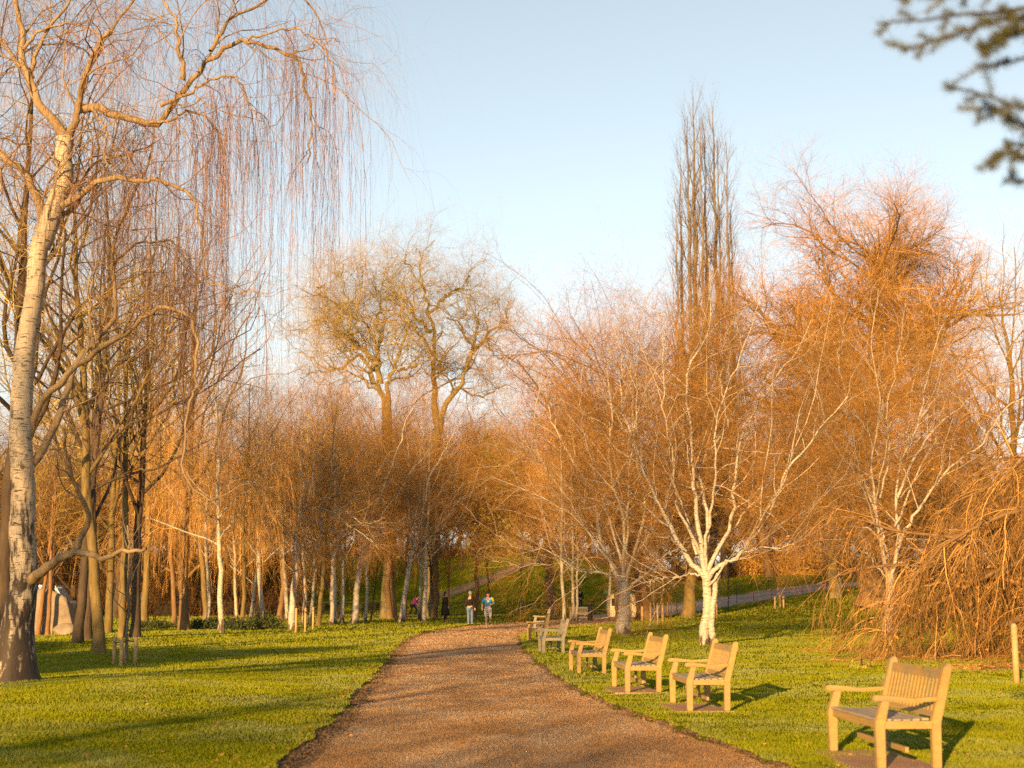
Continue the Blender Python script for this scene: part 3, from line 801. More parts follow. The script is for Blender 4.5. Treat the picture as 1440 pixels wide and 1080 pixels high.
H1 = right_hero('broad white birch with a double trunk on the right lawn', (991, 909),
    [(991, 910), (993, 867), (995, 833), (992, 806)],
    [([(992, 812), (985, 800), (973, 790), (960, 767), (947, 737), (933, 720), (917, 700), (902, 662), (886, 610), (880, 560), (872, 500)], .15, .02, 1.5),
     ([(992, 808), (987, 770), (982, 740), (980, 693), (979, 621), (972, 570), (970, 532), (979, 501), (989, 474), (997, 405), (1002, 370)], .13, .015, -.5),
     ([(992, 806), (990, 760), (989, 693), (997, 655), (1013, 621), (1026, 597), (1043, 570), (1060, 553), (1100, 510)], .11, .015, 1.8),
     ([(994, 830), (1003, 817), (1017, 795), (1035, 785), (1060, 775), (1100, 768), (1135, 758)], .07, .012, -2.0),
     ([(995, 815), (1008, 798), (1020, 787), (1037, 777), (1053, 750), (1073, 717), (1095, 690), (1130, 645), (1165, 590), (1190, 560)], .12, .015, -1.2),
     ([(994, 806), (1007, 767), (1020, 733), (1027, 710), (1035, 660), (1050, 600), (1085, 540), (1125, 480), (1140, 440)], .11, .015, 1.0),
     ([(985, 808), (978, 810), (953, 815), (925, 817), (903, 817)], .05, .03, 1.2),
     ([(965, 775), (940, 758), (915, 755), (890, 735), (860, 690), (830, 650)], .06, .012, -2.5),
     ([(930, 715), (913, 680), (903, 635), (893, 590), (886, 532), (872, 491), (862, 457)], .06, .01, 2.5),
     ([(1024, 600), (1005, 540), (1010, 490), (1023, 450), (1040, 430), (1070, 415)], .04, .01, -1.5),
     ([(1055, 750), (1090, 740), (1130, 720), (1165, 690), (1190, 670)], .05, .01, 2.5),
     ([(990, 790), (1000, 740), (1010, 680), (1005, 620), (1020, 560), (1050, 480), (1060, 420)], .08, .012, -3.0),
     ([(985, 780), (960, 720), (945, 650), (935, 580), (925, 500), (930, 430)], .08, .012, -3.2),
     ([(1000, 790), (1030, 740), (1075, 680), (1120, 600), (1150, 520)], .07, .012, 3.2),
     ([(980, 780), (950, 700), (920, 620), (905, 540), (900, 470)], .07, .012, 3.4)],
    .155, .13, 201, SP, .3, [(1003, 910), (1001, 880), (1003, 850), (1005, 828), (1010, 806)])

SP2 = [dict(s) for s in SP]; SP2[0]['L'] = 3.0; SP2[1]['L'] = 1.5
H2 = right_hero('stout silvery birch beyond the benches, its low boughs reaching over the path', (877, 893),
    [(877, 893), (877, 860), (878, 838), (877, 822)],
    [([(875, 826), (863, 790), (853, 773), (846, 750), (843, 725), (830, 685), (800, 640), (775, 590), (765, 540)], .17, .02, 1.5),
     ([(874, 832), (863, 815), (847, 803), (813, 793), (783, 779), (753, 770), (727, 765), (700, 755)], .08, .015, -2),
     ([(880, 832), (886, 822), (896, 810), (915, 801), (937, 788), (953, 772), (975, 745)], .11, .02, -1),
     ([(877, 822), (877, 793), (880, 750), (874, 720), (865, 690), (850, 640), (858, 560), (850, 500), (870, 450)], .13, .015, -1.2),
     ([(880, 820), (887, 800), (897, 773), (907, 743), (917, 707), (905, 660), (890, 600), (890, 520), (900, 450), (910, 410)], .12, .015, 1.2),
     ([(853, 775), (825, 745), (790, 715), (750, 690), (715, 675), (690, 670)], .07, .012, 1.5),
     ([(843, 730), (815, 700), (775, 665), (740, 640), (710, 630)], .06, .012, -2.2),
     ([(897, 775), (925, 735), (950, 690), (960, 630), (970, 560)], .07, .012, 2.6),
     ([(876, 800), (860, 740), (830, 660), (815, 580), (820, 500), (840, 440)], .09, .012, 3.5),
     ([(878, 800), (885, 730), (880, 650), (895, 570), (930, 490), (940, 430)], .09, .012, -3.6),
     ([(868, 800), (835, 760), (800, 700), (760, 640), (745, 570), (760, 500)], .08, .012, -3.2),
     ([(813, 793), (780, 800), (750, 790), (720, 795), (690, 785)], .03, .01, 1.2)],
    .27, .22, 202, SP2, .4)

SP3 = [dict(s) for s in SP]
H3 = right_hero('many-stemmed white birch rising behind the copper weeping tree', (1246, 897),
    [(1246, 897), (1250, 860), (1252, 833), (1250, 808)],
    [([(1250, 812), (1246, 787), (1242, 757), (1237, 717), (1235, 667), (1232, 600), (1228, 550), (1223, 517), (1226, 460), (1232, 400)], .12, .015, -.6),
     ([(1252, 810), (1258, 793), (1262, 757), (1255, 700), (1262, 657), (1273, 623), (1287, 587), (1297, 550), (1313, 500), (1330, 450)], .12, .015, .8),
     ([(1263, 770), (1270, 753), (1297, 717), (1320, 677), (1347, 643), (1373, 620), (1407, 587), (1440, 563), (1480, 540)], .11, .015, -1.5),
     ([(1262, 700), (1270, 675), (1290, 633), (1327, 590), (1373, 557), (1407, 537), (1440, 527), (1490, 500)], .08, .015, 1.8),
     ([(1275, 640), (1297, 580), (1340, 527), (1373, 513), (1410, 480), (1440, 430)], .06, .01, 2.8),
     ([(1247, 775), (1240, 765), (1207, 743), (1173, 740), (1140, 757), (1105, 755)], .06, .012, -1.8),
     ([(1243, 757), (1227, 690), (1210, 667), (1200, 620), (1190, 560), (1180, 500), (1185, 440)], .08, .012, 2.4),
     ([(1235, 640), (1215, 600), (1190, 580), (1167, 600), (1140, 623), (1100, 640)], .05, .01, -2.2),
     ([(1253, 800), (1262, 795), (1293, 797), (1340, 790)], .05, .012, -1.4),
     ([(1262, 760), (1290, 757), (1327, 767), (1370, 760)], .04, .01, 1.2),
     ([(1248, 812), (1243, 807), (1230, 793), (1207, 773), (1170, 765), (1130, 775)], .06, .01, 1.4),
     ([(1237, 700), (1250, 640), (1245, 560), (1260, 480), (1280, 420)], .07, .01, -3.2),
     ([(1258, 740), (1290, 680), (1310, 600), (1350, 500), (1370, 440)], .07, .01, 3.4),
     ([(1242, 760), (1215, 700), (1180, 640), (1150, 560), (1140, 500)], .06, .01, -3.0)],
    .20, .16, 203, SP3, .4)

SPL = [dict(n=11, t0=.12, ang=42, L=2.4, Lt=.35, Lv=.3, seg=7, wob=.17, trop=(0, 0, .05), rr=.5, rmax=.035),
       dict(n=7, t0=.12, ang=42, L=1.4, Lt=.3, Lv=.3, seg=5, wob=.24, trop=(0, 0, .0), rr=.5, rmax=.016),
       dict(n=7, t0=.1, ang=42, L=.85, Lt=.3, Lv=.3, seg=4, wob=.25, trop=(0, 0, -.08), rr=.7, rmax=.012),
       dict(n=4, t0=.1, ang=38, L=.5, Lt=.3, Lv=.3, seg=3, wob=.2, trop=(0, 0, -.15), rr=.8, rmax=.010, rend=.6)]
right_hero('bluish-white birch behind the central stakes, with crooked boughs sweeping down to both sides', (411, 887),
    [(411, 887), (412, 850), (416, 800), (417, 760)],
    [([(417, 770), (416, 740), (418, 713), (424, 660), (430, 600), (425, 550)], .13, .02, 1),
     ([(418, 716), (413, 712), (396, 722), (380, 722), (376, 709), (362, 707), (350, 712)], .13, .05, -1.5),
     ([(380, 722), (395, 745), (412, 762), (432, 778)], .07, .02, -2.2),
     ([(418, 714), (450, 713), (470, 718), (490, 730), (510, 747), (532, 768)], .09, .02, -2),
     ([(470, 718), (495, 729), (520, 735), (540, 728)], .06, .02, -2.4),
     ([(418, 722), (445, 733), (475, 752), (500, 765), (520, 772)], .07, .02, 1.2),
     ([(416, 770), (400, 720), (385, 660), (380, 600), (370, 550)], .09, .02, 2),
     ([(418, 740), (440, 690), (455, 620), (460, 560)], .08, .02, -2)], .17, .13, 211, SPL, .4)
right_hero('single stout white birch before the grass bank, leaning stems spreading to the right', (498, 878),
    [(498, 878), (502, 830), (508, 790), (512, 765)],
    [([(511, 770), (520, 740), (540, 685), (560, 620), (590, 560), (600, 530)], .12, .02, -1),
     ([(512, 768), (510, 720), (500, 650), (505, 580), (500, 530)], .10, .02, 1.5),
     ([(512, 765), (530, 730), (560, 700), (585, 660), (610, 620)], .08, .02, 2.4),
     ([(511, 770), (490, 720), (470, 660), (465, 590)], .08, .02, -2.4)], .20, .14, 212, SPL, .4)
right_hero('leaning white birch left of the purple coat, a fan of thin pale stems above', (564, 876),
    [(564, 876), (568, 840), (575, 800), (581, 772)],
    [([(580, 776), (580, 740), (575, 680), (572, 620), (560, 560)], .10, .02, 1.2),
     ([(581, 774), (592, 740), (600, 690), (625, 640), (640, 600)], .10, .02, -1.2),
     ([(578, 790), (600, 765), (622, 735), (650, 705), (668, 690)], .07, .02, -2.4),
     ([(581, 772), (588, 720), (590, 650), (600, 590), (598, 550)], .09, .02, 2.6),
     ([(575, 800), (565, 760), (545, 720), (530, 690)], .07, .02, -1.6)], .17, .12, 213, SPL, .4)

# copper weeping tree on the right
def weeping_copper():
    rng = np.random.default_rng(300)
    bx, by = 13.6, 33.5; bz = ground(bx, by) - .05
    t = trunk_line(5.2, rng, r0=.24, r1=.08, wob=.1, k=16)
    a = grow(*t, 54, rng, .15, 1, 88, 12, L=8.2, Lt=.55, Lv=.12, seg=14, wob=.09, trop=(0, 0, -.060), rr=.5, rmax=.09, rend=.2)
    b = grow(*a, 16, rng, .12, 1, 48, 15, L=2.2, Lt=.3, Lv=.25, seg=8, wob=.10, trop=(0, 0, -.20), rr=.5, rmax=.02)
    c = grow(*b, 10, rng, .1, 1, 38, 14, L=1.05, Lt=.2, Lv=.3, seg=6, wob=.12, trop=(0, 0, -.26), rr=.7, rmax=.009)
    d = grow(*c, 5, rng, .1, 1, 32, 12, L=.5, Lt=.2, Lv=.3, seg=4, wob=.12, trop=(0, 0, -.25), rr=.8, rmax=.0048, rend=.5)
    bat = []
    for q, r in (b, c, d):                                  # the sprays lie down where they touch the lawn
        zmin = .05 + .10 * rng.random(q.shape[:2]); q[..., 2] = np.where(q[..., 2] < zmin, zmin, q[..., 2]); bat.append((q, r))
    b, c, d = bat
    w, tw = assemble([[t], [a], [b], [c], [d]], 2, (12, 7, 4, 3, 3))
    e = empty('weeping_tree', (bx, by, bz), 'low dome-shaped weeping tree with copper twigs trailing onto the right lawn', 'tree')
    link('trunk', np_mesh('weeping_trunk', *w), e, M['bark_brown']); link('crown', np_mesh('weeping_crown', *tw), e, M['tw_weep'])
    pts = d[0][rng.integers(0, len(d[0]), 2600), rng.integers(1, 4, 2600)]
    V, F = leaf_quads(pts, .045, rng)
    link('leaves', np_mesh('weeping_leaves', V, [F], False), e, M['leaf_rust'])
weeping_copper()

# plane trees in the centre distance
def plane_tree(label, D, px0, trunk, limbs, seed, mat_t='tw_plane', L0=4.0):
    rng = np.random.default_rng(seed)
    p0 = P(px0, 836, D); base = (p0[0], D, ground(p0[0], D) - .1)
    q, r = guide(trunk, D, .42, .33, 30, 0, rng, .02); q[0, 2] = base[2]; q[:, 2] = np.maximum(q[:, 2], base[2]); r = flare(q, r, .25, .8)
    L = [guide(pts, D, a, b_, 26, dd, rng, .10) for pts, a, b_, dd in limbs]
    spec = [dict(rng=rng), dict(n=13, t0=.12, ang=55, L=L0, Lt=.35, Lv=.3, seg=8, wob=.26, trop=(0, 0, .05), rr=.5, rmax=.09, curl=.2),
            dict(n=8, t0=.15, ang=50, L=2.4, Lt=.3, Lv=.3, seg=6, wob=.28, trop=(0, 0, .04), rr=.55, rmax=.04, curl=.2),
            dict(n=7, t0=.15, ang=45, L=1.2, Lt=.3, Lv=.3, seg=4, wob=.26, trop=(0, 0, 0), rr=.6, rmax=.018),
            dict(n=6, t0=.2, ang=42, L=.7, Lt=.3, Lv=.3, seg=2, wob=.22, trop=(0, 0, -.03), rr=.7, rmax=.0145, rend=.6)]
    b = np.array(base); lv = [[(q[None] - b, r[None])], [(x[None] - b, y[None]) for x, y in L]]
    cur = (np.stack([x for x, _ in L]) - b, np.stack([y for _, y in L]))
    for s in spec[1:]:
        s = dict(s); n = s.pop('n'); cur = grow(cur[0], cur[1], n, rng, **s); lv.append([cur])
    w, t = assemble(lv, 4, (10, 7, 5, 4, 3, 3))
    e = empty('plane_tree', base, label, 'tree')
    link('trunk', np_mesh('plane_trunk', *w), e, M['bark_plane']); link('crown', np_mesh('plane_crown', *t), e, M[mat_t])

plane_tree('tall plane tree with twisting gold limbs, lower left of the distant pair on the skyline', 96, 545, [(545, 836), (548, 740), (545, 650), (543, 575), (541, 556)],
    [([(541, 560), (527, 517), (512, 503), (501, 500), (478, 509), (450, 495), (430, 505)], .2, .04, 2),
     ([(535, 540), (526, 515), (515, 490), (500, 470), (488, 440), (482, 428), (478, 398), (484, 375)], .24, .04, -3),
     ([(527, 520), (529, 492), (530, 460), (538, 430), (525, 395), (518, 370)], .2, .03, 3),
     ([(542, 560), (550, 543), (563, 513), (565, 479), (567, 445), (575, 410), (565, 385)], .2, .03, -2),
     ([(500, 470), (470, 450), (450, 440), (435, 455), (420, 470)], .14, .03, 2),
     ([(482, 428), (460, 415), (448, 400), (440, 425)], .1, .02, -3),
     ([(560, 520), (585, 505), (605, 500)], .12, .02, 4), ([(541, 558), (505, 540), (465, 525), (425, 512)], .13, .02, -3),
     ([(527, 517), (500, 440), (505, 400), (512, 370)], .14, .02, 4), ([(500, 480), (462, 450), (440, 410), (455, 385)], .12, .02, 4)], 401)
plane_tree('tallest plane tree with twisting gold limbs, right one of the distant pair on the skyline', 100, 612, [(605, 836), (603, 750), (606, 680), (616, 600), (616, 585)],
    [([(616, 595), (613, 551), (611, 520), (610, 500), (606, 466), (601, 440), (597, 411), (595, 385), (603, 351), (615, 335)], .3, .03, 0),
     ([(616, 590), (625, 568), (636, 551), (655, 521), (661, 496), (653, 470), (644, 440), (650, 415), (640, 385)], .24, .03, -3),
     ([(657, 510), (670, 483), (687, 466), (705, 455), (718, 445), (722, 425)], .14, .02, 3),
     ([(606, 466), (585, 450), (570, 425), (555, 400), (545, 375)], .16, .02, 4),
     ([(597, 411), (580, 390), (570, 365), (585, 345)], .1, .02, -4),
     ([(603, 440), (625, 415), (650, 400), (668, 385), (675, 370)], .14, .02, -3),
     ([(661, 496), (690, 500), (715, 490), (730, 500)], .12, .02, 2),
     ([(610, 500), (580, 470), (560, 440), (550, 420)], .14, .02, -4), ([(655, 521), (685, 450), (690, 420), (700, 415)], .12, .02, -4),
     ([(636, 551), (665, 560), (700, 555), (725, 540)], .12, .02, 4)], 402)

# poplar
def poplar():
    rng = np.random.default_rng(500); D = 100
    p0 = P(998, 836, D); base = (p0[0], D, ground(p0[0], D) - .1); b = np.array(base)
    Hh = P(998, 136, D)[2] - base[2]
    tr = []
    for k, (dx, top, r) in enumerate(((-.5, 1.0, .32), (1.1, .99, .26), (-.95, .96, .22), (.3, .95, .22), (-1.5, .88, .18), (1.7, .90, .18), (-.1, .93, .16), (1.4, .92, .16), (-1.9, .76, .14), (2.1, .78, .14))):
        z = np.linspace(0, Hh * top, 26); f = smooth(z / (Hh * .45))
        tr.append((np.stack([dx * f + .05 * rng.normal(size=26), (rng.random() - .5) * 2.2 * f, z], 1)[None], (r * (1 - z / (Hh * top)) ** .8 + .02)[None]))
    Q = np.concatenate([x for x, _ in tr]); Rr = np.concatenate([y for _, y in tr])
    a = grow(Q, Rr, 34, rng, .22, .99, 25, 6, L=4.8, Lt=.62, Lv=.2, seg=7, wob=.06, trop=(0, 0, .13), rr=.45, rmax=.06)
    c = grow(a[0], a[1], 7, rng, .1, 1, 26, 8, L=1.7, Lt=.3, seg=5, wob=.09, trop=(0, 0, .12), rr=.5, rmax=.026)
    d = grow(c[0], c[1], 4, rng, .1, 1, 26, 9, L=.7, Lt=.3, seg=3, wob=.1, trop=(0, 0, .1), rr=.7, rmax=.018, rend=.6)
    w, t = assemble([tr, [a], [c], [d]], 2, (8, 4, 3, 3))
    e = empty('poplar_tree', base, 'slender columnar bare poplar towering above every other tree', 'tree')
    link('trunk', np_mesh('poplar_trunk', *w), e, M['bark_grey']); link('crown', np_mesh('poplar_crown', *t), e, M['tw_grey'])
poplar()

# great round tree behind right, with the thick orange trunk
proto('great', proto_broad(61, 28, .78, .28, 54, .045, .19, n=(34, 14, 12, 6), Ls=(.42, .44, 2.3, 1.1), th=.78, lt=.30, t1=.93, curl=.08, r_t=.018, sides=(12, 7, 4, 3, 3)), M['bark_brown'], M['tw_rust'])
proto('open', proto_broad(62, 22, .35, .2, 36, .09, .13, n=(16, 8, 6, 4), Ls=(.5, .48, 1.7, .9), r_t=.009), M['bark_olive'], M['tw_plane'])

gx = P(1220, 836, 97)[0]
plant('great', 'oak_tree', 'massive old tree with thick orange-lit bole and round russet crown, above the copper weeping tree', 'tree', None, gx + .0, 97, 1.2, 1.0)
def px(xp, d): return P(xp, 836, d)[0]
plant('crook', 'plane_tree', 'pale crooked plane tree left of the round russet crown', 'tree', None, px(1178, 115), 115, 1.25, .4)
plant('open', 'ash_tree', 'open yellow-barked tree on the skyline at the right edge of the photo', 'tree', None, px(1418, 85), 85, 1.0, 2.0)
plant('wood_a', 'beech_tree', 'dense russet tree below the poplar, its thick bole behind the double-trunked birch', 'tree', None, px(968, 93), 93, 1.62, .9, {'trunk': 'bark_olive'})
plant('wood_a', 'beech_tree', 'russet tree just right of the poplar, on the rise beyond the park road', 'tree', None, px(1082, 164), 164, 1.9, 2.9)
plant('wood_b', 'beech_tree', 'mauve-twigged tree left of the poplar, sloping down towards the skyline gap', 'tree', None, px(874, 86), 86, 1.62, 4.1, {'crown': 'tw_birch'})
plant('wood_a', 'beech_tree', 'reddish tree rising highest between the silvery birch and the poplar', 'tree', None, px(905, 90), 90, 1.78, 2.2, {'crown': 'tw_birch'})
plant('wood_b', 'beech_tree', 'mauve-twigged tree right of the gold plane trees, lower than its neighbour', 'tree', None, px(775, 104), 104, 1.5, 5.2, {'trunk': 'bark_grey', 'crown': 'tw_mauve'})
plant('wood_a', 'beech_tree', 'russet tree directly behind the many-stemmed birch', 'tree', None, px(1262, 84), 84, 1.25, 1.7)
plant('wood_a', 'beech_tree', 'russet tree at the right edge, above the copper weeping tree', 'tree', None, px(1385, 76), 76, 1.3, 3.3)
plant('wood_b', 'thorn_tree', 'small dark tree with a thick trunk beside the green-roofed hut', 'tree', None, px(906, 101), 101, .5, 1.9)

for xp, d, sc, rz, key, lab in [(470, 90, 1.12, .4, 'wood_c', 'russet tree below the left gold plane tree, behind the tight birch clump'), (548, 93, 1.2, 1.9, 'wood_c', 'russet tree hiding the bole of the left gold plane tree'),
                      (612, 92, 1.15, 3.1, 'wood_c', 'russet tree hiding the bole of the tallest gold plane tree'), (668, 94, 1.0, 4.4, 'wood_c', 'brown tree between the gold plane trees and the yellow-green evergreen'), (395, 92, 1.15, 5.0, 'wood_c', 'russet tree left of the gold plane trees, in the skyline dip')]:
    plant(key, 'beech_tree', lab, 'tree', None, px(xp, d), d, sc, rz)

# left wood: tall trees
for (bx_, by_, key, sc, rz, tint, lab) in [
    (4, 926, 'lime_a', 1.05, .3, {'trunk': 'bark_dark'}, 'dark thick tree cut by the left edge of the photo, behind the weeping birch'),
    (109, 905, 'lime_b', .95, 1.2, {'trunk': 'bark_dark'}, 'dark trunk just right of the boulders, first of the close pair'),
    (124, 901, 'lime_a', .85, 2.2, {'trunk': 'bark_dark'}, 'dark slimmer trunk, second of the close pair right of the boulders'),
    (136, 921, 'lime_b', 1.0, 3.0, None, 'brown straight trunk standing nearest in the left wood, right of the dark pair'),
    (150, 891, 'lime_a', .85, 3.9, None, 'thin sunlit trunk between the nearest brown trunk and the staked sapling'),
    (173, 898, 'lime_b', .95, 4.6, None, 'olive-green trunk right behind the left stakes'),
    (188, 898, 'lime_a', .92, 5.3, {'trunk': 'bark_dark'}, 'nearly black trunk beside the walker in the pale jacket'),
    (257, 887, 'lime_a', 1.1, 5.9, {'trunk': 'bark_brown'}, 'stout brown trunk under the hanging orange twigs, dark benches on either side'),
    (54, 894, 'lime_b', .5, .9, {'trunk': 'bark_red'}, 'thin orange trunk in front of the boulder, left one'),
    (68, 894, 'lime_a', .45, 1.9, {'trunk': 'bark_red'}, 'thin orange trunk in front of the boulder, right one')]:
    x, y, z = G(bx_, by_); plant(key, 'lime_tree', lab, 'tree', 'trees of the left wood', x, y, sc, rz, tint)
for (xp, d, key, sc, rz, lab) in [
    (-40, 96, 'wood_b', 1.35, .2, 'dark tree at the back of the left wood, cut by the left edge'), (70, 99, 'wood_b', 1.3, 1.1, 'dark tree at the back of the left wood, above the boulders'),
    (165, 97, 'wood_b', 1.3, 2.3, 'dark tree at the back of the left wood, above the staked sapling'), (262, 100, 'wood_a', 1.2, 3.3, 'brown tree at the back of the left wood, above the stout brown trunk'),
    (30, 78, 'lime_a', 1.15, .5, 'olive tree filling the sky left of the weeping birch'),
    (120, 84, 'lime_b', 1.25, 1.5, 'olive tree seen through the forks of the weeping birch'),
    (205, 80, 'lime_a', 1.1, 2.5, 'tall olive tree right of the weeping birch trunk'),
    (290, 90, 'lime_b', 1.1, 3.5, 'olive tree behind the hanging curtains of twigs')]:
    plant(key, 'lime_tree', lab, 'tree', 'trees of the left wood', px(xp, d), d, sc, rz)

# row of young birches left of the path, and a few right of it
BL = [
    (243, 880, 'weeper', 1.0, 'bark_brown', 'weeping birch whose orange curtain hangs left of the stout brown trunk'),
    (402, 874, 'weeper', .95, 'birch_thin', 'weeping birch farther back, between the round dark shrub and the central stakes'),
    (545, 870, 'weeper', .95, 'birch_thin', 'weeping birch farther back, against the bright bank left of the purple coat'),
    (294, 884, 'birch_b', .8, None, 'thin birch left of the staggered pale trunk, behind the low shrubs'),
    (309, 891, 'weeper', .92, 'birch_thin', 'pale birch under the hanging orange twigs, leftmost white trunk on the lawn edge'),
    (332, 873, 'birch_a', .85, None, 'thin far birch before the long dark bench'),
    (342, 887, 'birch_b', .9, 'bark_olive', 'yellow-green trunk left of the round dark shrub'),
    (352, 881, 'birch_c', .85, None, 'leaning birch between the yellow-green trunk and the round dark shrub'),
    (369, 886, 'birch_a', .9, None, 'slim straight white birch just before the round dark shrub'),
    (427, 880, 'birch_b', .9, None, 'yellowish birch seen between the first and second central stake'),
    (435, 879, 'birch_c', .9, None, 'shaded birch close behind the middle central stake'),
    (449, 881, 'birch_a', .95, 'bark_olive', 'golden trunk just right of the central stakes'),
    (465, 880, 'birch_b', 1.0, 'birch', 'left trunk of the tight clump of three white birches'),
    (471, 879, 'birch_a', .95, None, 'middle trunk of the tight clump of three white birches'),
    (478, 878, 'birch_c', 1.0, None, 'right leaning trunk of the tight clump of three white birches'),
    (513, 876, 'birch_b', .8, None, 'golden leaning birch right of the single stout white birch'),
    (556, 874, 'birch_c', .9, 'bark_red', 'orange-brown trunk touching the white birch left of the purple coat'),
    (571, 872, 'birch_a', .85, 'bark_red', 'thin red trunk right of the leaning white birch'),
    (591, 873, 'birch_b', .85, None, 'golden birch between the purple coat and the dark coat'),
    (597, 876, 'birch_a', .95, 'birch', 'white birch nearest the path, left of the dark coat'),
    (611, 871, 'birch_c', .85, 'bark_dark', 'dark trunk just left of the dark coat')]
for bx_, by_, key, sc, tr, lab in BL:
    x, y, z = G(bx_, by_); plant(key, 'birch_tree', lab, 'tree', 'young birches left of the path', x, y, sc, None, {'trunk': tr} if tr else None,
                               lean=(random.uniform(-.03, .03), random.uniform(-.02, .07)))
for bx_, by_, key, sc, lean, lab in [
    (794, 878, 'birch_a', .85, -.03, 'slim white birch right of the far benches, first of the row past the bend'),
    (805, 874, 'birch_b', .85, 0., 'slim white birch, left of the close pair past the bend'),
    (809, 874, 'birch_c', .8, .01, 'slim white birch, right of the close pair past the bend'),
    (855, 873, 'birch_a', .8, -.02, 'slim white birch left of the stout silvery one')]:
    x, y, z = G(bx_, by_); plant(key, 'birch_tree', lab, 'tree', 'slim birches past the bend of the path', x, y, sc, None, None, lean=(0, lean))
x, y, z = G(628, 874); plant('birch_b', 'cherry_tree', 'young leaning red-barked tree beside the dark coat', 'tree', None, x, y, .62, 1., {'trunk': 'bark_red', 'crown': 'tw_brown'}, lean=(0, .16))
x, y, z = G(521, 874); plant('lime_b', 'thorn_tree', 'small dark forked tree against the bright bank', 'tree', None, x, y, .36, 1., {'trunk': 'bark_dark', 'crown': 'tw_brown'}, lean=(0, .1))
x, y, z = G(686, 872); plant('lime_b', 'thorn_tree', 'small spreading tree behind the runner', 'tree', None, x + .1, y + 10, .5, 3., {'trunk': 'bark_dark', 'crown': 'tw_brown'})

# trees on the bank and far wood
rnd = random.Random(9)
far = []
for i in range(50):
    xp = -60 + i * 31.5 + rnd.uniform(-12, 12); d = rnd.choice([122, 133, 146, 160]) + rnd.uniform(-4, 4)
    if 470 < xp < 860: d = rnd.uniform(150, 172)
    if xp > 860: d = rnd.uniform(160, 185)
    if xp < 380: d = rnd.uniform(108, 140)
    key = rnd.choice(['wood_a', 'wood_a', 'wood_b'])
    if xp < 380: key = rnd.choice(['wood_b', 'wood_b', 'wood_a'])
    sc = rnd.uniform(.95, 1.25) * (1.0 if xp < 860 else 1.15)
    X_ = px(xp, d)
    if i % 2 and xp > 470: sc *= .75; d += 12
    plant(key, 'woodland_tree', 'bare brown tree of the distant wood that closes the view behind the bank', 'tree', 'trees of the distant wood', X_, d, sc, rnd.uniform(0, 6.28))
for i in range(26):
    xp = 420 + i * 43 + rnd.uniform(-14, 14); d = rnd.uniform(178, 196)
    plant(rnd.choice(['wood_a', 'wood_b']), 'woodland_tree', 'bare brown tree of the distant wood that closes the view behind the bank', 'tree', 'trees of the distant wood', px(xp, d), d, rnd.uniform(1.3, 1.6), rnd.uniform(0, 6.28))
for xp, yp, key, sc, lab in [(735, 800, 'lime_a', .62, 'dark tree on the bank above the lamp post'), (790, 797, 'wood_c', .62, 'golden-brown tree on the right of the bank'),
                             (590, 800, 'wood_c', .6, 'golden-brown tree on the left of the bank'), (650, 800, 'lime_b', .62, 'dark tree on the bank above the man in jeans')]:
    x, y, z = G(xp, yp, 112); plant(key, 'thorn_tree', lab, 'tree', None, x, y, sc, rnd.uniform(0, 6.28), {'trunk': 'bark_dark', 'crown': 'tw_brown'} if 'lime' in key else None)

# trees beside and behind the viewer whose twigs break up the low sun
for x, y, key, sc, lab in [(-12.8, -10, 'wood_b', .55, 'small round shade tree added behind the viewer, left of the lawn'), (-8.2, -9, 'wood_a', .5, 'smaller round shade tree added behind the viewer, nearer the path'), (-14, 4, 'birch_a', .9, 'birch behind the viewer, out to the left'), (-12.6, -9, 'lime_b', .8, 'lime behind the viewer, left of the path'),  # the two small round trees are added to shade the near left lawn
                           (-17, -3, 'lime_a', .8, 'lime to the left of the viewer, beside the lawn'), (3.5, -24, 'lime_b', .75, 'lime well behind the viewer, right of the path'), (-3, -33, 'lime_a', .9, 'lime far behind the viewer by the path'),
                           (-7.5, -24, 'birch_b', .9, 'birch well behind the viewer, left of the path')]:
    plant(key, 'park_tree', lab, 'tree', None, x, y, sc, rnd.uniform(0, 6.28))

def leafy(name, label, cat, x, y, rx, ry, h, n, size, mat, seed, stems=24, group=None, trunk=None):
    rng = np.random.default_rng(seed)
    e = empty(name, (x, y, ground(x, y) - .03), label, cat, group)
    nb = 26; c = rng.normal(size=(nb, 3)); c = unit(c) * rng.uniform(.35, .85, (nb, 1)); c[:, 2] = np.abs(c[:, 2])
    k = rng.integers(0, nb, n); p = c[k] + rng.normal(size=(n, 3)) * .17
    p = p * np.array([rx, ry, h]); p[:, 2] = np.clip(p[:, 2], .02, None)
    V, F = leaf_quads(p, size, rng)
    t = trunk_line(h * .6, rng, r0=.04, r1=.01, k=8)
    q = grow(np.repeat(t[0], stems, 0), np.repeat(t[1], stems, 0), 1, rng, 0, .5, 45, 20, L=h * .9, Lt=0, seg=5, wob=.12, trop=(0, 0, .05), rr=.8, rmax=.02)
    w = join([tubes(*t, 6), tubes(*q, 4)])
    link('stem', np_mesh(name + '_stem', *w), e, M['bark_dark'])
    link('foliage', np_mesh(name + '_leaves', V, [F], False), e, mat)
    return e
for i, (xp, yp, rx, h, lab, mt) in enumerate([
    (372, 886, 1.15, 1.0, 'round dark shrub behind the slim white birch', 'leaf_dark'), (330, 887, .9, .6, 'low dark shrub left of the yellow-green trunk', 'leaf_dark'),
    (300, 884, 1.1, .55, 'low spreading shrub behind the leftmost white trunk', 'leaf_dark'), (280, 886, .8, .5, 'small dark shrub right of the stout brown trunk', 'leaf_dark'),
    (228, 884, 1.1, .45, 'low ground-hugging shrub left of the stout brown trunk', 'leaf_dark'), (205, 885, .8, .4, 'smallest low shrub beside the nearly black trunk', 'leaf_dark')]):
    x, y, z = G(xp, yp); leafy('shrub', lab, 'shrub', x, y, rx, rx * .7, h, 2600, .05, M[mt], 600 + i, group='low shrubs under the left trees')
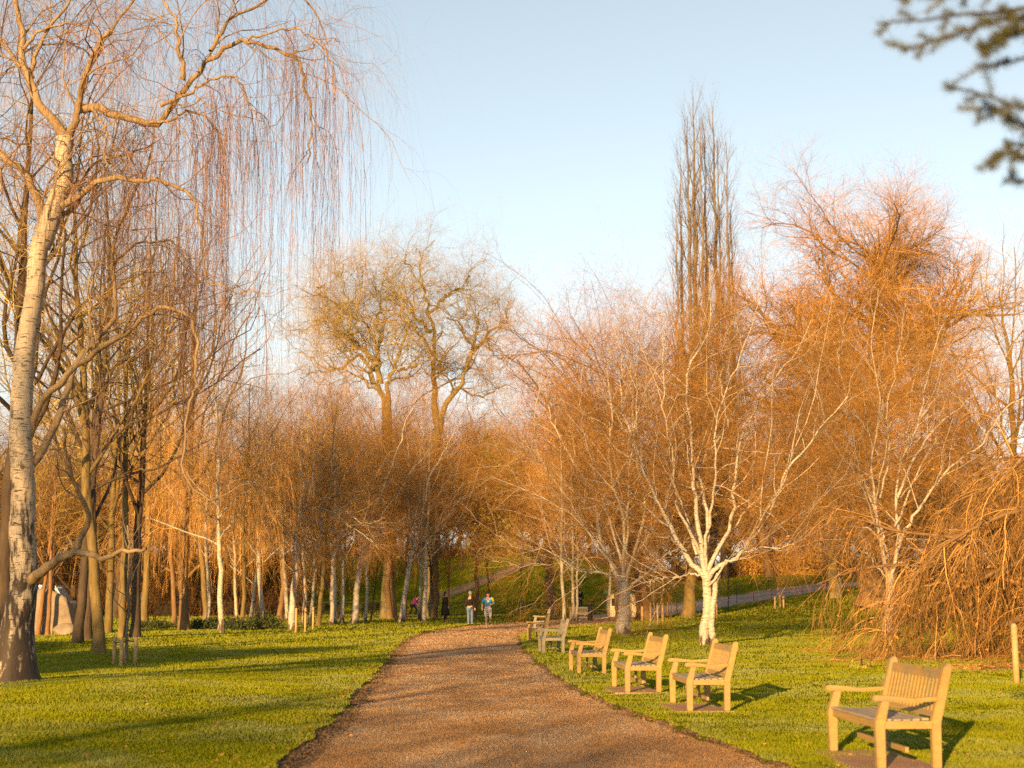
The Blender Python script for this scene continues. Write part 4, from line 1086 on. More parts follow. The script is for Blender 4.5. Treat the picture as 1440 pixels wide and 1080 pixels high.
leafy('holly_tree', 'yellow-green leafy evergreen right below the gold plane trees', 'tree', px(705, 166), 166, 5.5, 4.5, 15.5, 11000, .2, M['leaf_yellow'], 650)
for i, (xp, d, r, h, lab) in enumerate([(1110, 168, 3.5, 5, 'golden hedge-like bush at the top of the right-hand grass'), (1150, 170, 3.5, 5.5, 'glowing orange bush above the bend of the park road'),
                                        (1190, 174, 3, 5, 'orange bush just left of the massive bole'), (1055, 172, 3, 4, 'dull gold bush above the white stump-like trunks')]):
    leafy('bush', lab, 'bush', px(xp, d), d, r, r * .7, h, 4200, .14, M['leaf_gold'], 660 + i, group='golden bushes at the top of the right lawn')
leafy('dock_plant', 'little green leafy plant among fallen leaves at the edge of the copper weeping tree', 'plant', *G(1212, 942)[:2], .28, .22, .22, 500, .04, M['leaf_yellow'], 690, 8)

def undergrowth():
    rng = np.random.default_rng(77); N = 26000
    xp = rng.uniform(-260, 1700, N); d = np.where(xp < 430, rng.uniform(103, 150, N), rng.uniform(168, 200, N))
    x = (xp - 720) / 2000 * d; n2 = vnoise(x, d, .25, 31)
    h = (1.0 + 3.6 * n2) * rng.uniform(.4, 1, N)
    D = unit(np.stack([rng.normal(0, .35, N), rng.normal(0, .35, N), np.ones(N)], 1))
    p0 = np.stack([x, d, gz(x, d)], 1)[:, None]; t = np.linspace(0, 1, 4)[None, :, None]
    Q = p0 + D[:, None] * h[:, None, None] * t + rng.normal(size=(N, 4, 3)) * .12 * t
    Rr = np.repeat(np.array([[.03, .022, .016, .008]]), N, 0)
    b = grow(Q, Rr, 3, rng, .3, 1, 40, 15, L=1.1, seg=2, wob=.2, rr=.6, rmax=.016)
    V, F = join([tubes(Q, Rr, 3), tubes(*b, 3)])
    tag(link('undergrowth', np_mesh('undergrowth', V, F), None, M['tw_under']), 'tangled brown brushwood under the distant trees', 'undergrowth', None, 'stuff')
undergrowth()

# cedar whose branch tips reach into the top right corner
def cedar():
    rng = np.random.default_rng(800)
    bx, by = 5.2, 5.4; b = np.array([bx, by, ground(bx, by) - .05])
    D = 4.8
    t = trunk_line(9, rng, r0=.26, r1=.08, wob=.02)
    specs = [([(1900, -330), (1700, -120), (1560, -30), (1440, 10), (1370, 12), (1310, 22), (1235, 28)], .03, .003, -.1),
             ([(1560, -30), (1470, 30), (1400, 20), (1340, 50), (1275, 68)], .014, .003, .2),
             ([(1500, 0), (1450, 40), (1410, 55), (1380, 72)], .012, .003, -.2),
             ([(1900, 40), (1640, 60), (1520, 62), (1460, 70), (1415, 88), (1378, 90)], .022, .003, .1),
             ([(1900, 240), (1640, 190), (1500, 165), (1430, 150), (1380, 130), (1335, 124)], .025, .003, -.1),
             ([(1640, 190), (1500, 190), (1440, 178), (1395, 152), (1370, 152)], .014, .003, .2),
             ([(1900, 260), (1640, 230), (1510, 205), (1450, 200), (1418, 207)], .02, .003, .2),
             ([(1640, 240), (1500, 225), (1440, 225), (1405, 215), (1388, 232)], .012, .003, -.1),
             ([(1900, 330), (1640, 270), (1500, 252), (1440, 258), (1410, 248)], .02, .003, .15),
             ([(1700, -160), (1500, -60), (1380, -20), (1330, -6), (1255, -2)], .02, .003, .3)]
    L = [guide(p, D, a, c, 26, dd, rng, .002) for p, a, c, dd in specs]
    Q = np.stack([q for q, _ in L]) - b; Rr = np.stack([r for _, r in L])
    c = grow(Q[:, 6:], Rr[:, 6:], 16, rng, .05, 1, 38, 12, L=.09, Lt=.4, Lv=.4, seg=3, wob=.1, trop=(0, 0, .0), rr=.6, rmax=.003)
    up = grow(*t, 14, rng, .3, 1, 80, 8, L=2.0, Lt=.5, seg=6, wob=.08, rr=.3, rmax=.05)
    up2 = grow(*up, 10, rng, .2, 1, 45, 10, L=.6, Lt=.3, seg=3, wob=.1, rr=.5)
    join_limbs = []
    for q, r in L:                                        # each bough runs on to the trunk
        if abs(q[0][0] - bx) < 3.0:
            e0 = q[0]; tz = min(max(e0[2] - .6 - b[2], 1.5), 8); tip = np.array([b[0], b[1], b[2] + tz])
            join_limbs.append((np.linspace(tip, e0, 6)[None] - b, np.linspace(.07, r[0], 6)[None]))
    w = join([tubes(*t, 12), tubes(*up, 6), tubes(Q, Rr, 6)] + [tubes(q, r, 7) for q, r in join_limbs])
    src = [c[0], up2[0], Q[:, 6:]]
    nd = []
    for s, cnt in ((c[0], 75), (up2[0], 70), (Q[:, 6:], 600)):
        nq = grow(s, np.full(s.shape[:2], .002), cnt, rng, .0, 1, 62, 14, L=.028, Lt=.1, Lv=.2, seg=1, wob=.0, rr=1, rmax=.0011, rend=.4)
        nd.append(tubes(*nq, 3))
    nd += [tubes(*c, 3), tubes(*up2, 3)]
    e = empty('cedar_tree', tuple(b), 'cedar whose blurred needled branch tips hang in the top right corner', 'tree')
    link('trunk', np_mesh('cedar_trunk', *w), e, M['bark_dark']); link('needles', np_mesh('cedar_needles', *join(nd)), e, M['needle'])
cedar()

def unseen_oak(x, y, h, r, lab, seed):  # unseen tree, added with its crown shaped to shade the left lawn
    rng = np.random.default_rng(seed)
    e = empty('unseen_oak', (x, y, ground(x, y) - .05), lab, 'tree')
    t = trunk_line(h * .75, rng, r0=.35, wob=.03); a = grow(*t, 16, rng, .4, 1, 55, 10, L=4, Lt=.4, seg=6, wob=.1, rr=.4)
    link('trunk', np_mesh('oak_trunk', *join([tubes(*t, 10), tubes(*a, 6)])), e, M['bark_dark'])
    c = unit(rng.normal(size=(60, 3))) * rng.uniform(.3, .85, (60, 1)); p = c[rng.integers(0, 60, 15000)] + rng.normal(size=(15000, 3)) * .13
    p = p * np.array([r, r, 3.2]) + np.array([0, 0, 6.4]); V, F = leaf_quads(p, .15, rng)
    link('crown', np_mesh('oak_crown', V, [F], False), e, M['leaf_dark'])
unseen_oak(-22.5, 1.0, 9.4, 4.6, 'unseen evergreen oak added beyond the left edge of the photo, shading the lawn', 70)
unseen_oak(-29, 3.5, 9.2, 4.0, 'outer unseen evergreen oak added to widen the shade, farther to the left of the lawn', 71)

# ------------------------------------------------------------------ benches
def make_bench(mw, mt, length=1.5):
    """origin between the feet, the sitter faces -X"""
    r = empty('park_bench', (0, 0, 0))
    hl = length / 2 - .035; legs = []
    for s in (-1, 1):
        y = s * hl
        m = MB(); m.prism([(-.03, 0), (.05, 0), (.055, .38), (.105, .60), (.03, .60), (-.035, .40)], 'y', y - .038, y + .038, .008); m.build('front_leg', mw, r)
        m = MB(); m.prism([(.49, 0), (.57, 0), (.58, .40), (.705, .90), (.70, .93), (.665, .945), (.63, .92), (.495, .42)], 'y', y - .038, y + .038, .008); m.build('back_leg', mw, r)
        m = MB(); m.prism([(-.055, .60), (-.06, .635), (-.03, .655), (.10, .648), (.30, .625), (.60, .640), (.585, .598), (.30, .588), (.10, .602)], 'y', y - .042, y + .042, .012); m.build('armrest', mw, r)
        m = MB(); m.box((.27, y, .385), (.46, .045, .07), None, .005); m.build('side_rail', mw, r)
    m = MB()
    for i in range(6): m.box((.02 + i * .088, 0, .432 - .012 * math.sin(i / 5 * math.pi)), (.064, length - .15, .022), None, .004)
    m.build('seat', mt, r)
    m = MB(); m.box((.018, 0, .385), (.03, length - .14, .075), None, .004); m.build('front_rail', mw, r)
    ax = Vector((.125, 0, .50)).normalized(); rot = Matrix.Rotation(math.atan2(.125, .50), 3, 'Y')
    bk = MB(); bk.box((.615 + .04, 0, .835), (.034, length - .14, .095), rot, .006); bk.build('top_rail', mw, r)
    bk = MB(); bk.box((.545, 0, .475), (.03, length - .14, .055), rot, .005); bk.build('bottom_rail', mw, r)
    sl = MB(); n = int(round((length - .2) / .088))
    for i in range(n):
        y = -(length - .24) / 2 + i * (length - .24) / (n - 1)
        sl.bar((.553, y, .495), (.640, y, .80), .016, .048) if False else sl.box((.597, y, .645), (.016, .046, .33), rot, .003)
    sl.build('backrest', mw, r)
    m = MB(); m.box((.27, 0, .16), (.035, length - .12, .05), None, .004); m.build('stretcher', mw, r)
    m = MB()
    m.box((.27, 0, .275), (.04, .05, .19), None, .004); m.build('brace', mw, r)
    return r

bench0 = make_bench(M['teak'], M['teak_top'], 1.55)
BENCH = [  # near front foot spot of the photo, rotation, weathered?, label
    ((1231, 1090), 0.07, 0, 1.0, 'nearest pale teak bench, at the bottom right corner of the lawn'),
    ((966, 1005), 0.05, 0, .97, 'second nearest teak bench, on brick paving, its top rail greyed'),
    ((877, 978), 0.08, 0, .97, 'bright teak bench third from the viewer, round-topped posts'),
    ((810, 950), 0.07, 0, .97, 'bright teak bench fourth from the viewer, standing in full sun'),
    ((762, 921), 0.05, 1, 1.0, 'grey weathered bench just before the pair at the bend'),
    ((744, 904), 0.02, 0, 1.0, 'yellow teak bench with one arm over the path, next after the grey weathered one'),
    ((752, 888), 0.0, 1, 1.0, 'farthest grey bench of the row, mostly behind the yellow one')]
for i, ((bx_, by_), rz, old, sc, lab) in enumerate(BENCH):
    x, y, z = G(bx_, by_)
    b = bench0 if i == 0 else copy_tree(bench0)
    z = ground(x, y) + (.05 if i in (0, 1, 2) else .02)
    cy = y + .775 * sc
    b.location = (x, cy, z); b.rotation_euler = (0, 0, rz); b.scale = (sc,) * 3
    tag(b, lab, 'bench', 'teak benches along the right of the path')
    if old:
        for ch in b.children:
            ch.material_slots[0].link = 'OBJECT'; ch.material_slots[0].material = M['teak_old']
    if i in (0, 1, 2):
        m = MB(); w_ = .80; l_ = 1.55
        m.box((.20, 0, -.06), (w_, l_, .12), None, .01)
        pd = m.build('bench_paving', M['brick']); pd.location = (x, cy, z - .002); pd.rotation_euler = (0, 0, rz)
        tag(pd, ['reddish brick pad under the nearest bench', 'reddish brick pad under the second bench', 'reddish brick pad under the third bench'][i], None, None, 'structure')
x, y, z = G(817, 872)
b = copy_tree(bench0); b.location = (x, y, z + .02); b.rotation_euler = (0, 0, 1.57); b.scale = (.9,) * 3; tag(b, 'small grey bench facing the viewer beside the pair of slim birches', 'bench', 'teak benches along the right of the path')
for ch in b.children: ch.material_slots[0].link = 'OBJECT'; ch.material_slots[0].material = M['teak_old']

# dark benches by the railings
for i, (xp, yp, L_, lab) in enumerate([(235, 878, 1.6, 'dark bench by the railings left of the stout brown trunk'), (342, 871, 2.2, 'long dark bench by the railings behind the yellow-green trunk'),
                                   (462, 870, 1.6, 'dark bench by the railings behind the clump of three birches'), (528, 869, 2.0, 'dark bench by the railings at the foot of the bright bank'), (94, 881, 1.2, 'dark bench right of the small boulder')]):
    x, y, z = G(xp, yp); e = empty('iron_bench', (x, y, z + .02), lab, 'bench', 'dark benches by the railings', 0)
    m = MB()
    for k in range(4): m.box((0, -.2 + k * .11, .44), (L_, .08, .025))
    m.build('seat', M['dark_wood'], e)
    m = MB()
    for k in range(4): m.box((0, .22 + k * .02, .55 + k * .11), (L_, .025, .08))
    m.build('backrest', M['dark_wood'], e)
    for s in (-1, 1):
        m = MB(); m.bar((s * (L_ / 2 - .1), -.2, 0), (s * (L_ / 2 - .1), -.2, .44), .05); m.build('leg', M['dark_wood'], e)
        m = MB(); m.bar((s * (L_ / 2 - .1), .22, 0), (s * (L_ / 2 - .1), .29, .9), .05); m.build('leg', M['dark_wood'], e)

# ------------------------------------------------------------------ railings
def railing(pts, label, h, post_sp, picket, mat, spear=True, rails=(.12, .92)):
    p = np.array(pts, float); s = np.r_[0, np.cumsum(np.linalg.norm(np.diff(p, axis=0), axis=1))]
    n = max(2, int(s[-1] / post_sp) + 1)
    at = lambda t: (np.interp(t, s, p[:, 0]), np.interp(t, s, p[:, 1]))
    x0, y0 = at(s[-1] / 2); e = empty('railing', (float(x0), float(y0), ground(x0, y0)), label, 'fence')
    o = np.array([x0, y0, ground(x0, y0)])
    L = lambda t, z: tuple(np.array([*at(t), ground(*at(t)) + z]) - o)
    for i in range(n):
        t = s[-1] * i / (n - 1); m = MB(); m.cyl(L(t, -.1), L(t, h + .08), .028, .02, 6); m.ball(L(t, h + .1), .035, 1); m.build('post', mat, e)
    m = MB()
    for i in range(n - 1):
        a, b_ = s[-1] * i / (n - 1), s[-1] * (i + 1) / (n - 1)
        for rz_ in rails: m.bar(L(a, h * rz_), L(b_, h * rz_), .025, .03)
        if picket:
            k = int((b_ - a) / picket)
            for j in range(1, k):
                t = a + (b_ - a) * j / k; m.cyl(L(t, .05), L(t, h), .012, .009, 4)
    m.build('rails', mat, e)
railing([(px(100, 107), 107), (px(300, 107), 107), (px(560, 108), 108), (px(700, 109), 109), (px(835, 114), 114)], 'black spiked railings along the foot of the wooded bank', 1.1, 2.6, .14, M['iron'])
railing([G(1036, 849)[:2], G(1080, 843)[:2], G(1130, 838)[:2], G(1196, 830)[:2]], 'low post-and-rail fence along the near side of the park road', .75, 2.4, 0, M['iron'], rails=(.5, .95))
rr_ = resample(EL, 200); rr_ = rr_[(rr_[:, 1] > 118) & (rr_[:, 1] < 156)]
railing([(a - .5, b_ + .9) for a, b_ in rr_[::6]], 'taller post-and-rail fence on the far side of the park road', 1.1, 2.6, 0, M['iron'], rails=(.35, .65, .95))

# ------------------------------------------------------------------ stakes and saplings
def stakes(label, spots, h, r=.04, tie=True):
    pts = [G(a, b_) for a, b_ in spots]; o = np.mean(np.array(pts), 0); o[2] = ground(o[0], o[1])
    e = empty('tree_stakes', tuple(o), label, 'stakes', 'timber stakes round saplings')
    for x, y, z in pts:
        m = MB(); m.cyl((x - o[0], y - o[1], z - .1 - o[2]), (x - o[0], y - o[1], z + h - o[2]), r, r * .95, 10); m.cyl((x - o[0], y - o[1], z + h - o[2]), (x - o[0], y - o[1], z + h + .02 - o[2]), r * .95, r * .5, 10); m.build('stake', M['stake'], e, True)
    if tie and len(pts) > 1:
        m = MB(); q = [Vector((x - o[0], y - o[1], z + h * .86 - o[2])) for x, y, z in pts]
        for a, b_ in zip(q[:-1], q[1:]): m.bar(a, b_, .012, .06)
        m.build('tie', M['rubber'], e)
    return o
def sapling(label, xp, yp, sc, rz=0, lean=(0, 0)):
    x, y, z = G(xp, yp); plant('sapling', 'sapling', label, 'tree', None, x, y, sc, rz, None, lean=lean)
stakes('four stakes with a black tie round the sapling on the left lawn', [(160, 937), (170, 939), (177, 933), (190, 937)], .62, .045)
sapling('thin bare sapling inside the four left stakes', 178, 934, 1.1)
stakes('three stakes with a black tie before the bluish-white birch', [(416, 891), (429, 890), (440, 887)], 1.05, .05)
sapling('thin bare sapling inside the three central stakes', 429, 889, 1.2, 1)
stakes('three pale stakes on the right lawn between the two nearest birches', [(915, 880), (925, 879), (932, 879)], 1.15, .055, False)
stakes('two stakes close to the massive dark tree, farther back', [(939, 867), (952, 866)], 1.05, .06, False)
sapling('thin sapling standing at the three pale stakes', 921, 878, 1.5, 2)
stakes('short paired stakes right of the double-trunked birch', [(1005, 871), (1008, 870)], 1.2, .055)
stakes('single thick white-banded stake right of the hut', [(903, 874)], .9, .075, False)
stakes('three tiny stakes far off before the park road', [(1090, 857), (1097, 856), (1102, 856)], .9, .06)
sapling('leaning young tree right of the short paired stakes', 1024, 861, 1.7, 2, (0, -.1))
sapling('young tree inside the three tiny far stakes', 1097, 856, 2.0, 1)
x, y, z = G(1430, 965); m = MB(); m.cyl((0, 0, -.1), (0, 0, 1.0), .055, .05, 12); m.cyl((0, 0, 1.0), (0, 0, 1.03), .05, .02, 12)
o = m.build('marker_post', M['stake'], None, True); o.location = (x, y, z); tag(o, 'lone round timber post at the right edge, before the copper weeping tree', 'post')
x, y, z = G(830, 873); m = MB(); m.cyl((0, 0, 0), (0, 0, .95), .16, .14, 12); m.cyl((0, 0, .95), (0, 0, 1.05), .19, .12, 12)
o = m.build('litter_bin', M['iron'], None, True); o.location = (x, y, z); tag(o, 'small black litter bin beside the grey bench past the bend', 'bin')

# ------------------------------------------------------------------ lamp, hut, boulders, van
def lamp(xp, d, h, label):
    x = px(xp, d); e = empty('street_lamp', (x, d, ground(x, d)), label, 'lamp')
    m = MB(); m.cyl((0, 0, 0), (0, 0, .25), .24, .20, 12); m.cyl((0, 0, .25), (0, 0, .9), .15, .12, 12); m.cyl((0, 0, .9), (0, 0, 1.0), .16, .09, 12); m.cyl((0, 0, 1.0), (0, 0, h - .6), .065, .045, 10); m.bar((-.25, 0, h - .85), (.25, 0, h - .85), .03); m.build('post', M['iron'], e, False)
    m = MB(); m.cyl((0, 0, h - .6), (0, 0, h - .15), .10, .19, 8); m.build('lantern', M['glass'], e)
    m = MB(); m.cyl((0, 0, h - .15), (0, 0, h), .22, .05, 8); m.cyl((0, 0, h), (0, 0, h + .1), .02, .01, 6); m.build('lantern_cap', M['iron'], e)
lamp(733, 116, 3.9, 'black lamp post with a lantern before the grass bank')
lamp(864, 128, 3.9, 'dark lamp post behind the trunk of the stout silvery birch')

x, y, z = G(888, 867); e = empty('park_hut', (x - .6, y, z), 'small cream hut with a flat green roof behind the silvery birch', 'hut')
m = MB(); m.box((0, 0, .8), (2.2, 1.6, 1.6), None, .01); m.build('wall', M['cream_board'], e)
m = MB(); m.prism([(-1.35, 1.6), (1.35, 1.6), (1.2, 1.85), (-1.2, 1.85)], 'y', -1.0, 1.0); m.build('roof', M['green_roof'], e)
m = MB(); m.box((.2, -.81, .72), (.7, .03, 1.4)); m.build('door', M['teak_old'], e)
m = MB(); m.box((-.6, -.81, 1.0), (.5, .03, .5)); m.build('window', M['glass'], e)

def boulder(label, xp, yp, w, d, h, seed):
    x, y, z = G(xp, yp); rng = random.Random(seed); b = bmesh.new(); bmesh.ops.create_icosphere(b, subdivisions=4, radius=1)
    ph = [(Vector((rng.gauss(0, 1), rng.gauss(0, 1), rng.gauss(0, 1))).normalized(), rng.uniform(.55, .85)) for _ in range(12)]
    for v in b.verts:
        c = v.co.copy()
        for nrm, dd in ph:
            t = c.dot(nrm)
            if t > dd: c -= nrm * (t - dd) * .9
        v.co = Vector((c.x * w, c.y * d, max(c.z, -.25) * h + .25 * h))
    me = bpy.data.meshes.new('boulder'); b.to_mesh(me); b.free(); me.polygons.foreach_set('use_smooth', [True] * len(me.polygons))
    o = link('boulder', me, None, M['rock']); o.location = (x, y + d, z - .05); tag(o, label, 'boulder')
boulder('tall pale sandstone boulder behind the thin orange trunks', 60, 894, 1.3, .7, 1.55, 1)
boulder('low brown boulder at the foot of the tall one', 88, 894, .6, .45, .42, 2)
boulder('dark leaning boulder between the tall and the low one', 84, 891, .75, .4, 1.25, 5)

def van():
    x = px(57, 104); y = 104; e = empty('van', (x, y, ground(x, y)), 'white van with blue and yellow-green markings behind the boulders', 'van')
    m = MB(); m.prism([(-2.5, .35), (2.0, .35), (2.5, .45), (2.55, 1.05), (1.95, 1.3), (1.45, 2.05), (1.3, 2.3), (-2.45, 2.3), (-2.5, 2.2)], 'y', -.95, .95, .05); m.build('body', M['white_paint'], e)
    m = MB(); m.prism([(1.0, 1.35), (1.85, 1.35), (1.42, 1.95), (1.0, 1.95)], 'y', -.965, -.94); m.build('window', M['glass'], e)
    m = MB(); m.box((-.9, -.955, 1.62), (2.6, .02, .55)); m.build('window', M['glass'], e)
    m = MB(); m.box((0, -.957, 2.13), (3.6, .02, .07)); m.build('blue_band', M['blue_paint'], e)
    m = MB()
    for k in range(7): m.box((-1.6 + k * .32 + (.05 if k % 2 else 0), -.957, 2.02 - (.02 if k % 2 else 0)), (.16, .02, .10))
    m.build('blue_lettering', M['blue_paint'], e)
    m = MB(); m.box((1.2, -.957, .95), (.9, .02, .42)); m.build('marking_panel', M['hivis'], e)
    for s in (-1.6, 1.7):
        m = MB(); m.cyl((s, -.97, .34), (s, -.75, .34), .34, .34, 20); w = m.build('wheel', M['rubber'], e)
        m = MB(); m.cyl((s, -.985, .34), (s, -.96, .34), .19, .19, 12); m.build('rim', M['white_paint'], w)
    m = MB(); m.box((2.48, -.6, .85), (.12, .3, .18), None, .02); m.build('headlight', M['glass'], e)
van()

# ------------------------------------------------------------------ people
def skin_mesh(name, verts, edges, rad, mat, parent, root=0, sub=1):
    me = bpy.data.meshes.new(name); me.from_pydata([tuple(v) for v in verts], edges, []); o = bpy.data.objects.new(name, me); COL.objects.link(o)
    md = o.modifiers.new('s', 'SKIN'); sv = me.skin_vertices[0].data
    for i, r in enumerate(rad): sv[i].radius = r if hasattr(r, '__len__') else (r, r)
    sv[root].use_root = True
    sb = o.modifiers.new('u', 'SUBSURF'); sb.levels = sub; sb.render_levels = sub
    dg = bpy.context.evaluated_depsgraph_get(); dg.update()
    m2 = bpy.data.meshes.new_from_object(o.evaluated_get(dg)); o.modifiers.clear(); old = o.data; o.data = m2; bpy.data.meshes.remove(old)
    m2.name = name; m2.materials.clear(); m2.materials.append(mat); m2.polygons.foreach_set('use_smooth', [True] * len(m2.polygons))
    o.parent = parent
    return o

def person(label, x, y, rz, J, wear, hair=None, hat=None, group=None, cat='person', body_mat=None):
    """J: joint name -> (x,y,z), facing -Y. wear: list of (part name, material, kind, radius extra)"""
    e = empty('person', (x, y, ground(x, y) + .01), label, cat, group, rz)
    V, E, Rr, ix = [], [], [], {}
    def add(n, p, r, par=None):
        ix[n] = len(V); V.append(Vector(p)); Rr.append(r)
        if par is not None: E.append((ix[par], ix[n]))
    pel, ch, nk, hd = Vector(J['pelvis']), Vector(J['chest']), Vector(J['neck']), Vector(J['head'])
    add('pelvis', pel, (.14, .10)); add('waist', pel.lerp(ch, .5), (.125, .09), 'pelvis'); add('chest', ch, (.155, .105), 'waist'); add('neck', nk, .055, 'chest')
    add('jaw', nk.lerp(hd, .45), (.062, .068), 'neck'); add('head', hd, (.078, .092), 'jaw'); add('crown', hd + Vector((0, .01, .085)), (.055, .065), 'head')
    for s in 'LR':
        sg = 1 if s == 'L' else -1
        add('sh' + s, J['sh' + s], .055, 'chest'); add('el' + s, J['el' + s], .04, 'sh' + s); add('wr' + s, J['wr' + s], .027, 'el' + s)
        d = (Vector(J['wr' + s]) - Vector(J['el' + s])).normalized(); side = d.cross(Vector((0, 1, 0))); side = side.normalized() if side.length > .2 else Vector((1, 0, 0))
        palm = Vector(J['wr' + s]) + d * .065; add('pa' + s, palm, (.034, .018), 'wr' + s)
        curl = d.cross(side).normalized() * (.35)
        for k, (o_, ln) in enumerate(((-.027, .062), (-.009, .072), (.009, .068), (.027, .05))):
            a = palm + side * o_ + d * .035; add(f'f{k}a{s}', a, .009, 'pa' + s); add(f'f{k}b{s}', a + (d + curl * .6).normalized() * ln * .55, .008, f'f{k}a{s}'); add(f'f{k}c{s}', a + (d + curl * 1.4).normalized() * ln, .006, f'f{k}b{s}')
        th = Vector(J['wr' + s]) + d * .03 - side * .03; add('th' + s, th, .011, 'pa' + s); add('tt' + s, th - side * .02 + d * .04, .008, 'th' + s)
        add('hi' + s, J['hi' + s], .085, 'pelvis'); add('kn' + s, J['kn' + s], .055, 'hi' + s); mid = Vector(J['kn' + s]).lerp(Vector(J['an' + s]), .35); add('ca' + s, mid, .052, 'kn' + s)
        add('an' + s, J['an' + s], .036, 'ca' + s); add('to' + s, J['to' + s], .03, 'an' + s)
    skin_mesh('body', V, E, Rr, M['skin'], e)
    def sub(names, ext, matn, pname, longer=None):
        idx = {n: i for i, n in enumerate(names)}; vs = [V[ix[n]].copy() for n in names]
        es = [(idx[a], idx[b]) for a, b in [(list(ix)[i], list(ix)[j]) for i, j in E] if a in idx and b in idx]
        rs = [tuple(q + ext for q in (Rr[ix[n]] if hasattr(Rr[ix[n]], '__len__') else (Rr[ix[n]],) * 2)) for n in names]
        return skin_mesh(pname, vs, es, rs, M[matn], e)
    for pn, mt, kind, ext in wear:
        if kind == 'top': sub(['pelvis', 'waist', 'chest', 'shL', 'elL', 'wrL', 'shR', 'elR', 'wrR'], ext, mt, pn)
        if kind == 'tee': sub(['pelvis', 'waist', 'chest', 'shL', 'elL', 'shR', 'elR'], ext, mt, pn)
        if kind == 'trousers': sub(['pelvis', 'hiL', 'knL', 'caL', 'anL', 'hiR', 'knR', 'caR', 'anR'], ext, mt, pn)
        if kind == 'shorts': sub(['pelvis', 'hiL', 'knL', 'hiR', 'knR'], ext, mt, pn)
        if kind == 'shoes':
            for s in 'LR':
                a, t = Vector(J['an' + s]), Vector(J['to' + s]); back = a - (t - a) * .35; back.z = a.z - .045
                skin_mesh('shoe', [back, a + Vector((0, 0, -.035)), t], [(0, 1), (1, 2)], [(.04, .035), (.045, .045), (.045, .03)], M[mt], e)
        if kind == 'coat':
            m = MB(); n = 14
            for a, b_, r1, r2 in ((pel + Vector((0, 0, -.55)), pel + Vector((0, 0, .05)), .27, .19), (pel + Vector((0, 0, .05)), ch + Vector((0, 0, .1)), .19, .17)): m.cyl(a, b_, r1, r2, n)
            m.build(pn, M[mt], e, True)
    m = MB(); f = hd + Vector((0, -.085, 0)); m.cyl(f + Vector((0, .01, .02)), f + Vector((0, -.012, -.012)), .008, .013, 6)
    m.build('nose', M['skin'], e, True)
    m = MB()
    for s in (-1, 1): m.ball(hd + Vector((s * .032, -.080, .022)), .010, 1)
    m.build('eyes', M['hair'], e, True)
    m = MB(); m.box(hd + Vector((0, -.082, -.045)), (.042, .012, .008)); m.build('mouth', M['bark_red'], e)
    m = MB()
    for s in (-1, 1): m.ball(hd + Vector((s * .085, .01, .0)), (.012, .022, .032), 1)
    m.build('ears', M['skin'], e, True)
    if hair:
        m = MB(); m.ball(hd + Vector((0, .022, .045)), (.092, .098, .095), 2)
        if hair[1] > 0: m.ball(hd + Vector((0, .055, .03 - hair[1] / 2)), (.085, .06, .06 + hair[1] / 2), 2)
        m.build('hair', M[hair[0]], e, True)
    if hat:
        m = MB(); m.ball(hd + Vector((0, .005, .065)), (.102, .108, .078), 2); m.box(hd + Vector((0, -.13, .055)), (.13, .10, .012), None, .004); m.build('cap', M[hat], e, True)
    return e, V, ix

def stand(lean=0.0, w=.10):
    return dict(pelvis=(0, 0, .93), chest=(0, lean, 1.30), neck=(0, lean, 1.47), head=(0, lean - .015, 1.63),
                shL=(.18, lean, 1.40), elL=(.24, lean + .03, 1.12), wrL=(.22, lean - .08, .90), shR=(-.18, lean, 1.40), elR=(-.24, lean + .03, 1.12), wrR=(-.22, lean - .08, .90),
                hiL=(w, 0, .86), knL=(w, -.02, .48), anL=(w, 0, .09), toL=(w + .02, -.15, .035), hiR=(-w, 0, .86), knR=(-w, -.02, .48), anR=(-w, 0, .09), toR=(-w - .02, -.15, .035))

x, y, z = G(686, 884)
run = dict(pelvis=(0, 0, .95), chest=(.0, -.06, 1.31), neck=(0, -.09, 1.47), head=(0.0, -.13, 1.62),
           shL=(.18, -.05, 1.40), elL=(.30, .08, 1.17), wrL=(.16, -.16, 1.13), shR=(-.18, -.07, 1.40), elR=(-.27, .10, 1.15), wrR=(-.27, -.06, .95),
           hiL=(.09, 0, .88), knL=(.12, -.10, .50), anL=(.12, .32, .38), toL=(.12, .40, .25), hiR=(-.09, 0, .88), knR=(-.08, -.16, .50), anR=(-.06, -.02, .09), toR=(-.06, -.18, .035))
e, V, ix = person('runner in a blue T-shirt, cream shorts and dark cap coming down the path', x, y, 0.05, run,
                  [('shirt', 'c_blue', 'tee', .022), ('shorts', 'c_cream', 'shorts', .03), ('shoe', 'c_white', 'shoes', 0)], ('hair', 0), 'c_navy')
m = MB(); m.ball((0, -.205, 1.27), (.085, .02, .055), 2); m.build('shirt_print', M['c_print'], e, True)
skin_mesh('sleeve_panel', [(.13, -.08, 1.43), (.19, -.055, 1.40), (.27, .05, 1.24)], [(0, 1), (1, 2)], [.06, .086, .07], M['c_yellow'], e)
x, y, z = G(661, 880)
person('man in a black jacket and blue jeans standing at the path edge, turned away', x, y, 2.7, stand(0), [('jacket', 'c_black', 'top', .035), ('trousers', 'c_jeans', 'trousers', .022), ('shoe', 'c_black', 'shoes', 0)], ('hair_grey', .05))
x, y, z = G(626, 875)
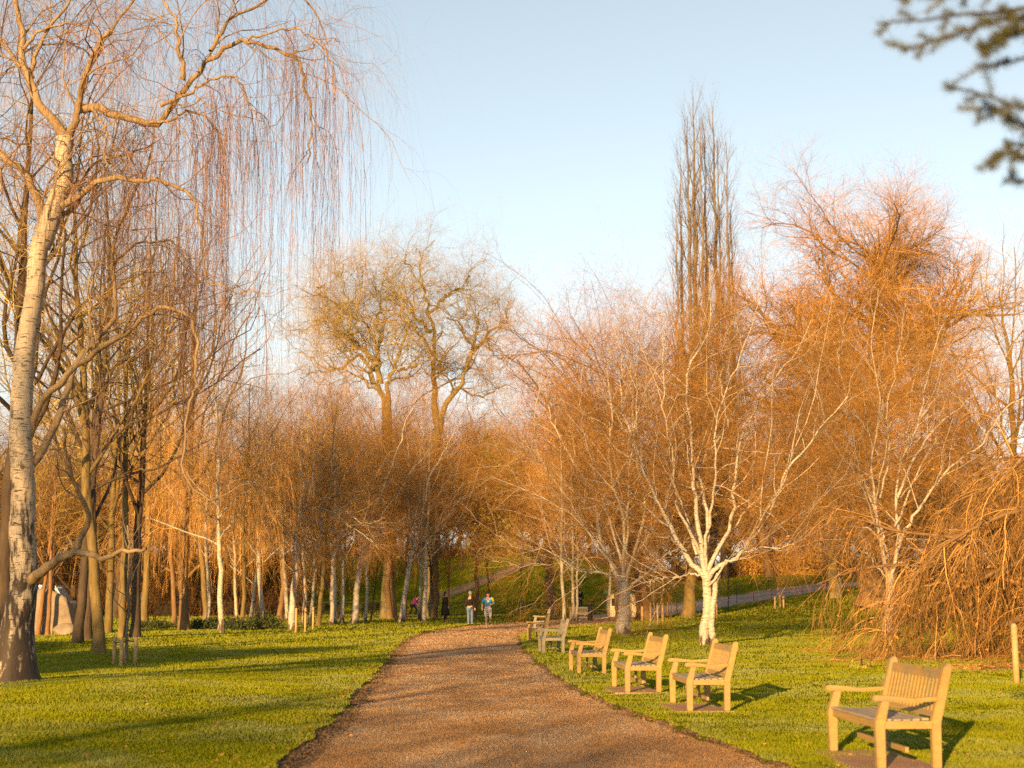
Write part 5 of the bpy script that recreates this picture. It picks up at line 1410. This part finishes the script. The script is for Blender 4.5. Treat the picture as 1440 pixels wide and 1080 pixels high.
person('person in a long dark coat beside the leaning red-barked tree', x, y, 2.0, stand(0, .08), [('coat', 'c_black', 'coat', 0), ('coat_top', 'c_black', 'top', .045), ('trousers', 'c_black', 'trousers', .025), ('shoe', 'c_black', 'shoes', 0)], ('hair', .16))
J = stand(-.0)
J.update(pelvis=(0, .18, .88), chest=(0, -.12, 1.17), neck=(0, -.24, 1.31), head=(0, -.32, 1.44), shL=(.17, -.16, 1.25), elL=(.2, -.25, .98), wrL=(.16, -.42, .86), shR=(-.17, -.16, 1.25), elR=(-.2, -.25, .98), wrR=(-.16, -.42, .86),
         hiL=(.09, .16, .82), hiR=(-.09, .16, .82), knL=(.1, -.10, .50), knR=(-.1, .22, .46), anR=(-.1, .42, .12), toR=(-.1, .36, .04))
x, y, z = G(583, 867); person('person in a purple coat leaning forward between the birches', x, y, .9, J, [('coat', 'c_purple', 'top', .045), ('trousers', 'c_black', 'trousers', .02), ('shoe', 'c_black', 'shoes', 0)], ('hair', .08))
x, y, z = G(199, 873); J = stand(0); J.update(knL=(.1, -.22, .50), anL=(.1, -.22, .1), toL=(.1, -.36, .05), knR=(-.1, .06, .48), anR=(-.1, .32, .14), toR=(-.1, .24, .04))
person('walker in a pale jacket seen beside the nearly black trunk', x, y, 1.2, J, [('jacket', 'c_pale', 'top', .035), ('trousers', 'c_black', 'trousers', .02), ('shoe', 'c_black', 'shoes', 0)], ('hair_grey', .04))
x, y, z = G(816, 858); person('dark-clothed person standing past the bend beside the pair of slim birches', x, y, 2.9, stand(0), [('jacket', 'c_black', 'top', .035), ('trousers', 'c_black', 'trousers', .025), ('shoe', 'c_white', 'shoes', 0)], ('hair', .04))
x, y, z = G(1180, 829); J = stand(0); J.update(knL=(.1, -.22, .50), anL=(.1, -.2, .1), knR=(-.1, .06, .48), anR=(-.1, .32, .14), toR=(-.1, .24, .04))
person('tiny walker in white on the park road, next to the massive bole', x, y, 1.4, J, [('jacket', 'c_white', 'top', .04), ('trousers', 'c_cream', 'trousers', .03), ('shoe', 'c_white', 'shoes', 0)], ('hair', .04))
